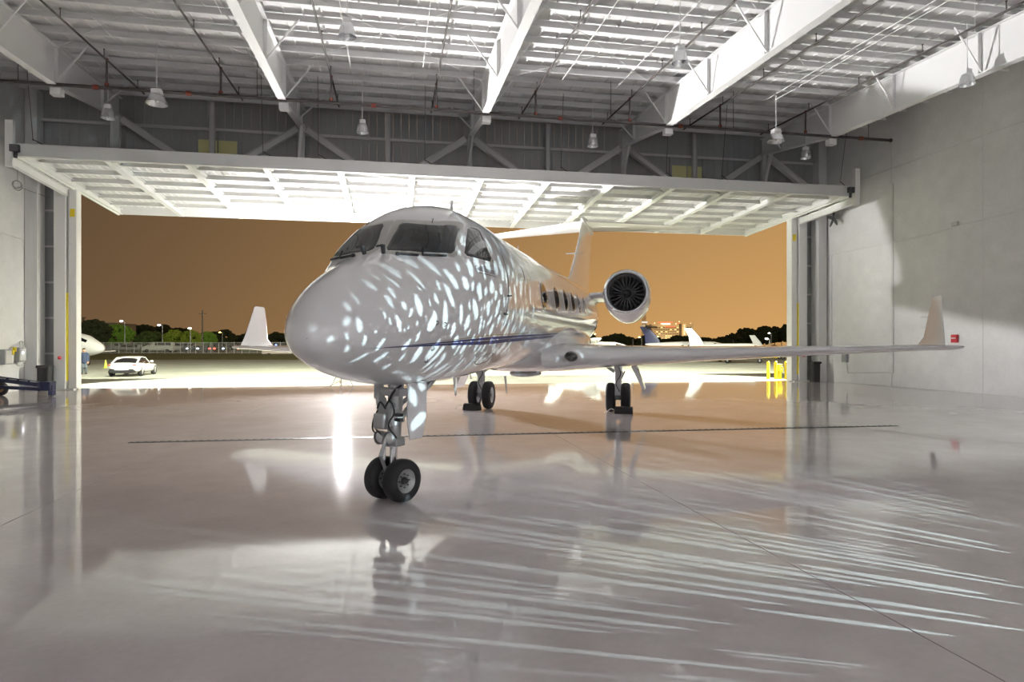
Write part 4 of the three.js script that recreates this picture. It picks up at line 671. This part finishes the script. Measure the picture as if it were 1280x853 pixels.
// berm with grass, fence, parked vans
{
  const b = structure('berm');
  const q = [place(60, 92), place(470, 92), place(470, 104, .7), place(60, 104, .7), place(470, 190, .7), place(60, 190, .7)].map((p) => p.clone());
  const g = new THREE.BufferGeometry(); const P = [q[0], q[1], q[2], q[3], q[3], q[2], q[4], q[5]]; g.setAttribute('position', new THREE.Float32BufferAttribute(P.flatMap((p) => [p.x, p.y, p.z]), 3)); g.setAttribute('uv', new THREE.Float32BufferAttribute(P.flatMap((p) => [p.x, p.z]), 2)); g.setIndex([0, 1, 2, 0, 2, 3, 4, 5, 6, 4, 6, 7]); g.computeVertexNormals();
  mesh('grass_slope', g, M.grass, b);
}
{
  const a = place(110, 108, .7), e = place(360, 108, .7), n = 26, f = thing('chain_link_fence', 'long grey chain-link fence behind the grass strip', 'fence', a);
  const post = cyl(.045, .045, 1.9, 0, 0, 0, 8);
  for (let i = 0; i <= n; i++) { const m = mesh('post', post, M.grey, f); m.position.copy(e).sub(a).multiplyScalar(i / n); }
  const d = e.clone().sub(a), wires = [];
  for (let k = 0; k < 2; k++) mesh('rail', bar(V(0, .1 + 1.75 * k, 0), d.clone().add(V(0, .1 + 1.75 * k, 0)), .03), M.grey, f);
  for (let i = 0; i < 300; i++) { const u = i / 300, o = d.clone().multiplyScalar(u); for (const s of [-1, 1]) wires.push(bar(o.clone().add(V(0, .1, 0)), o.clone().addScaledVector(d, 1 / 300 * s * 4).add(V(0, 1.85, 0)), .008, .008, 3)); }
  const w = mesh('mesh_wire', wires, M.grey, f); w.userData.kind = 'stuff';
}
function van(label, pos, turn, col, tall = 1) {
  const c = thing('parked_van', label, 'van', pos, turn), w = std(...col, .4);
  mesh('body', loft([[-2.6, .85, .45, 1.9 * tall], [-2.5, .95, .4, 2.0 * tall], [1.0, .95, .4, 2.0 * tall], [1.6, .93, .4, 1.5], [2.4, .9, .42, 1.15], [2.6, .8, .5, .95]].map(([z, hw, b, t]) => ring(0, (b + t) / 2, z, hw, (t - b) / 2, (t - b) / 2, 28, 4.5))), w, c);
  for (const s of [-1, 1]) { mesh('side_window', rbox(.03, .45, 2.6, .01, s * .95, 1.62 * tall, -.9), M.glass, c); mesh('front_window', rbox(.03, .42, .7, .01, s * .92, 1.5, 1.05, 0, 0, 0), M.glass, c); }
  for (const [x, z] of [[-.85, -1.6], [.85, -1.6], [-.85, 1.7], [.85, 1.7]]) mesh('wheel', new THREE.TorusGeometry(.26, .11, 8, 20).rotateY(Math.PI / 2).translate(x, .37, z), M.rubber, c);
  return c;
}
van('white passenger van parked behind the fence under the street lamp', place(198, 118, .7), -1.45, [.72, .74, .68]);
van('pale grey van parked right of the white passenger van', place(221, 124, .7), -1.45, [.5, .5, .46], .95);
van('low grey pickup-sized van parked left of the white passenger van', place(156, 116, .7), -1.45, [.3, .31, .28], .78);
van('dark car with lit headlamps parked under the bright trees', place(246, 121, .7), -1.4, [.08, .09, .1], .7);
for (const [px, c, lb] of [[234, [.85, .95, 1], 'white headlamp glow left on the dark parked car'], [247, [.85, .95, 1], 'white headlamp glow right on the dark parked car'], [262, [1, .12, .08], 'red tail lamp glow behind the fence left'], [268, [1, .15, .1], 'red tail lamp glow behind the fence middle'], [298, [1, .15, .1], 'long red lamp glow behind the fence right'], [305, [1, .7, .15], 'amber lamp glow behind the fence'], [279, [.5, .7, 1], 'bluish lamp glow behind the fence'], [150, [1, .5, .08], 'small amber lamp beside the left trees']]) { const o = thing('distant_lamp', lb, 'lamp', place(px, 118, 1.5)); mesh('lamp_lens', new THREE.SphereGeometry(.16, 12, 8).scale(1.5, 1, 1), glow(...c, 3.5), o); mesh('lamp_post', cyl(.03, .03, .8, 0, -.8, 0, 6), M.darkMetal, o); }
// trees
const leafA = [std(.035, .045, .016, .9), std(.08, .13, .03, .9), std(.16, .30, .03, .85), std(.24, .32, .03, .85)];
function tree(name, label, pos, H, R, mat, group, flat = .75) {
  const t = thing(name, label, 'tree', pos, 0, group), q = [], n = 150;
  mesh('trunk', [bar(V(0, 0, 0), V(.05, H - R * flat, 0), .16, .1), bar(V(0, H * .45, 0), V(R * .5, H - R * .6, .1), .07, .04), bar(V(0, H * .5, 0), V(-R * .45, H - R * .6, -.1), .07, .04)], std(.09, .065, .045, .9), t);
  for (let i = 0; i < n; i++) { const a = rr(0, 6.28), u = rr(-.75, 1), k = Math.sqrt(1 - u * u) * (.72 + .28 * rnd()), s = R * rr(.13, .27); const g = new THREE.IcosahedronGeometry(s, 1); const P = g.attributes.position; for (let j = 0; j < P.count; j++) { const e = 1 + .35 * Math.sin(P.getX(j) * 37 + P.getY(j) * 51 + P.getZ(j) * 43 + i); P.setXYZ(j, P.getX(j) * e, P.getY(j) * e * .8, P.getZ(j) * e); } g.computeVertexNormals(); q.push(g.translate(Math.cos(a) * k * R, H - R * flat + u * R * flat, Math.sin(a) * k * R)); }
  mesh('crown', q, mat, t);
  return t;
}
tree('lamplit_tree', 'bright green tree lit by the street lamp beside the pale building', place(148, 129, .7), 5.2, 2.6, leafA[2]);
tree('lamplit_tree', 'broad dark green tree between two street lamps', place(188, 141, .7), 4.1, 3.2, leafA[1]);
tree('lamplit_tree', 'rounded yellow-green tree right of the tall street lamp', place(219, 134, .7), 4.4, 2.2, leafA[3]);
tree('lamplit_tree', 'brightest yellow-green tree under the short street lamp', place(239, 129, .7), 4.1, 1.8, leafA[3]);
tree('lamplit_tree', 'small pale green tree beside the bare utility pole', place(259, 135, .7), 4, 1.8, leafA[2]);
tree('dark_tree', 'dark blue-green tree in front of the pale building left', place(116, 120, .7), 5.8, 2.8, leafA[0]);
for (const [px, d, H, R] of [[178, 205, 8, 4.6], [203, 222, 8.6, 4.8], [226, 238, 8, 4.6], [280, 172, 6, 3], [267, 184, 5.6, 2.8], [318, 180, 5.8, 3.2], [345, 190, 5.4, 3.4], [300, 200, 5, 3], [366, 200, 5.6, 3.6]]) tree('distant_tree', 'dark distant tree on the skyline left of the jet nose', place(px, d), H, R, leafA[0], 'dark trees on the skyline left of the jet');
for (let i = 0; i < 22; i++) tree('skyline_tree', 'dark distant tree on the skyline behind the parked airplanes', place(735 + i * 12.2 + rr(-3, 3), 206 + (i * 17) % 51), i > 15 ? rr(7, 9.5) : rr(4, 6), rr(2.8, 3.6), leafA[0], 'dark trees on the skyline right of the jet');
{ const w = std(.06, .065, .035, .9), h = thing('hedge_strip', 'dark hedge along the far side of the airfield', 'hedge', place(860, 190)); mesh('hedge', Array.from({ length: 60 }, (_, i) => new THREE.IcosahedronGeometry(1, 1).scale(rr(1.4, 2), rr(1.0, 1.6), 1).translate(-60 + i * 2.1, .9, rr(-.6, .6) + i * .35)), w, h); }
// street lamps
function streetLamp(label, px, dist, headPy, base, color, power, k, arm = 1) {
  const p = place(px, dist, base), H = EYE + (HORIZON - headPy) / FOCAL * dist - base, o = thing('street_lamp', label, 'street lamp', p);
  mesh('pole', bar(V(0, 0, 0), V(0, H, 0), .09, .06), M.grey, o); mesh('arm', bar(V(0, H, 0), V(-.5 * arm, H + .1, 0), .05), M.grey, o);
  mesh('lamp_head', new THREE.SphereGeometry(.24, 14, 10).scale(1.3, .7, 1).translate(-.6 * arm, H + .05, 0), glow(...color, k), o);
  const l = addLight(new THREE.PointLight(new THREE.Color().setRGB(...color), power, 0, 2), o, -.6 * arm, H + .05, 0); l.shadow.radius = 8;
}
streetLamp('street lamp with a bluish white head beside the pale building', 156, 125, 402, .7, [.9, .93, 1], 1500, 9);
streetLamp('tall street lamp with a bluish white head above the parked vans', 203, 125, 407, .7, [.92, .94, 1], 1700, 9);
streetLamp('short street lamp with a warm white head above the yellow-green trees', 238, 114, 411, .7, [1, .9, .7], 1300, 8, .2);
streetLamp('orange sodium street lamp left of the winglet', 278, 165, 416, 0, [1, .5, .1], 500, 11);
streetLamp('low orange sodium lamp left of the winglet', 266, 150, 428, 0, [1, .48, .1], 200, 8);
streetLamp('brightest orange sodium lamp on the right skyline', 922, 240, 424, 0, [1, .62, .18], 500, 26);
streetLamp('small orange sodium lamp above the brightest one', 912, 320, 419, 0, [1, .6, .2], 60, 9);
streetLamp('white lamp leaning over the far light airplane', 962, 120, 424, 0, [1, .93, .8], 70, 10);
streetLamp('high white lamp on the right skyline', 964, 168, 417, 0, [1, .9, .75], 40, 8);
streetLamp('orange lamp behind the strut-braced airplane', 746, 200, 418, 0, [1, .6, .2], 80, 11);
streetLamp('orange lamp below the high wing', 802, 165, 422, 0, [1, .6, .2], 60, 10);
streetLamp('yellow lamp in front of the hotel', 824, 275, 421, 0, [1, .7, .2], 90, 12);
streetLamp('yellow-green lamp at the foot of the hotel', 856, 230, 429, 0, [.95, .9, .35], 40, 8);
{ const o = thing('red_beacon', 'red beacon light right of the small twin airplane', 'beacon', place(909, 100)); mesh('pole', cyl(.05, .05, 1.4, 0, 0, 0, 8), M.grey, o); mesh('signal_light', [ball(.22, 0, 1.5, 0, 12), ball(.2, 0, 2.1, 0, 12)], glow(1, .06, .05, 6), o); }
// utility pole, lattice mast
{ const o = thing('utility_pole', 'bare wooden utility pole among the left trees', 'pole', place(253, 113, .7)); mesh('pole', bar(V(0, 0, 0), V(0, 7.6, 0), .16, .1), std(.16, .14, .12, .9), o); mesh('crossarm', box(1.2, .1, .1, 0, 7.0, 0), std(.16, .14, .12, .9), o); }
{ const o = thing('lattice_mast', 'thin lattice mast with a white lamp platform below the engine', 'mast', place(805, 200)); for (const [x, z] of [[-.35, -.35], [.35, -.35], [.35, .35], [-.35, .35]]) mesh('leg', bar(V(x * 1.6, 0, z * 1.6), V(x, 12.5, z), .07), M.darkMetal, o); const q = []; for (let k = 0; k < 14; k++) { const y = k * .9, s = k % 2 ? 1 : -1; q.push(bar(V(-.5 * s, y, .4), V(.5 * s, y + .9, .4), .035), bar(V(-.5 * s, y, -.4), V(.5 * s, y + .9, -.4), .035)); } mesh('lattice', q, M.darkMetal, o); mesh('lamp_platform', [box(1.8, .5, .3, 0, 9.4, .5)], glow(1, .95, .85, .9), o); }
{ // hotel block
  const D = 560, s = D / FOCAL, p = place(838, D), h = thing('hotel_building', 'distant hotel block with rows of windows and a red lit roof sign', 'building', p, -YAW - .05);
  const wall = std(.42, .33, .22, .9), Y = (py) => EYE + (HORIZON - py) * s;
  mesh('wall', [box(34 * s, Y(406), 12, -8 * s + 0, Y(406) / 2, 0), box(14 * s, Y(405), 12, 19 * s, Y(405) / 2, 1)], wall, h);
  mesh('stair_tower', box(4.5 * s, Y(405), 12.6, 15 * s, Y(405) / 2, 1.2), std(.6, .5, .34, .9), h);
  const lit = glow(1, .72, .32, 1.6), dark = std(.05, .035, .025, .3), fl = glow(1, .8, .5, 2);
  for (let r = 0; r < 7; r++) { const y = Y(425.5 - r * 2.6); mesh('floor_slab', box(35 * s, .5, 13, -8 * s, y - 1.05, .2), wall, h); for (let k = 0; k < 12; k++) mesh('window', box(2.1 * s, .95 * s, .3, (-23.6 + k * 2.8) * s, y, 6.2), rnd() < .24 ? lit : dark, h); for (let k = 0; k < 2; k++) mesh('window', box(2.4 * s, 1.2 * s, .3, (19 + k * 3.6) * s, y, 7.2), dark, h); }
  for (let r = 0; r < 9; r++) mesh('stair_light', box(.9 * s, 1.2 * s, .2, 15 * s, Y(427 - r * 2.4), 7.6), fl, h);
  mesh('roof_sign', [box(10 * s, 1.6 * s, .6, -7 * s, Y(405.4), 6.4)], glow(1, .75, .55, 3.2), h);
  mesh('sign_glow_tubes', [box(18 * s, .8 * s, .6, -8 * s, Y(403.4), 6), box(12 * s, 1.0 * s, .4, -2 * s, Y(409), 6.5), box(5 * s, .7 * s, .5, 7 * s, Y(404.6), 6)], glow(1, .16, .07, 1.6), h);
  { const l = new THREE.SpotLight(new THREE.Color().setRGB(1, .75, .42), 9000, 0, 1.2, .6, 2); addLight(l, h, -4 * s, 3, 45); l.target.position.set(-4 * s, 10, 0); mesh('added_facade_lamp', [box(1.2, .6, .4, -4 * s, 2.6, 45.4)], glow(1, .8, .5, 3), h); mesh('added_facade_post', cyl(.1, .1, 2.4, -4 * s, 0, 45.4, 8), M.darkMetal, h); }  // added spot with lamp and post, brightens the hotel front
  mesh('parapet_lamp', [[-21, 404.5], [-13, 405], [9, 402.6], [5, 405.2], [23, 405]].map(([x, y]) => ball(.7 * s, x * s, Y(y), 6.4, 8)), glow(1, .6, .3, 3), h);
}
{ const h = thing('low_pale_building', 'low pale windowless building behind the left trees', 'building', place(134, 175, .7), -.1), w = std(.34, .29, .24, .9), s = 175 / FOCAL; mesh('wall', [box(70 * s, 7.2, 12, -3, 3.6, 0), box(30 * s, 9.2, 12, -13, 4.6, -1)], w, h); mesh('roof_edge', [box(70 * s + .4, .3, 12.4, -3, 7.3, 0), box(30 * s + .4, .3, 12.4, -13, 9.3, -1)], std(.3, .26, .22, .9), h); }
renderer.render(scene, camera);
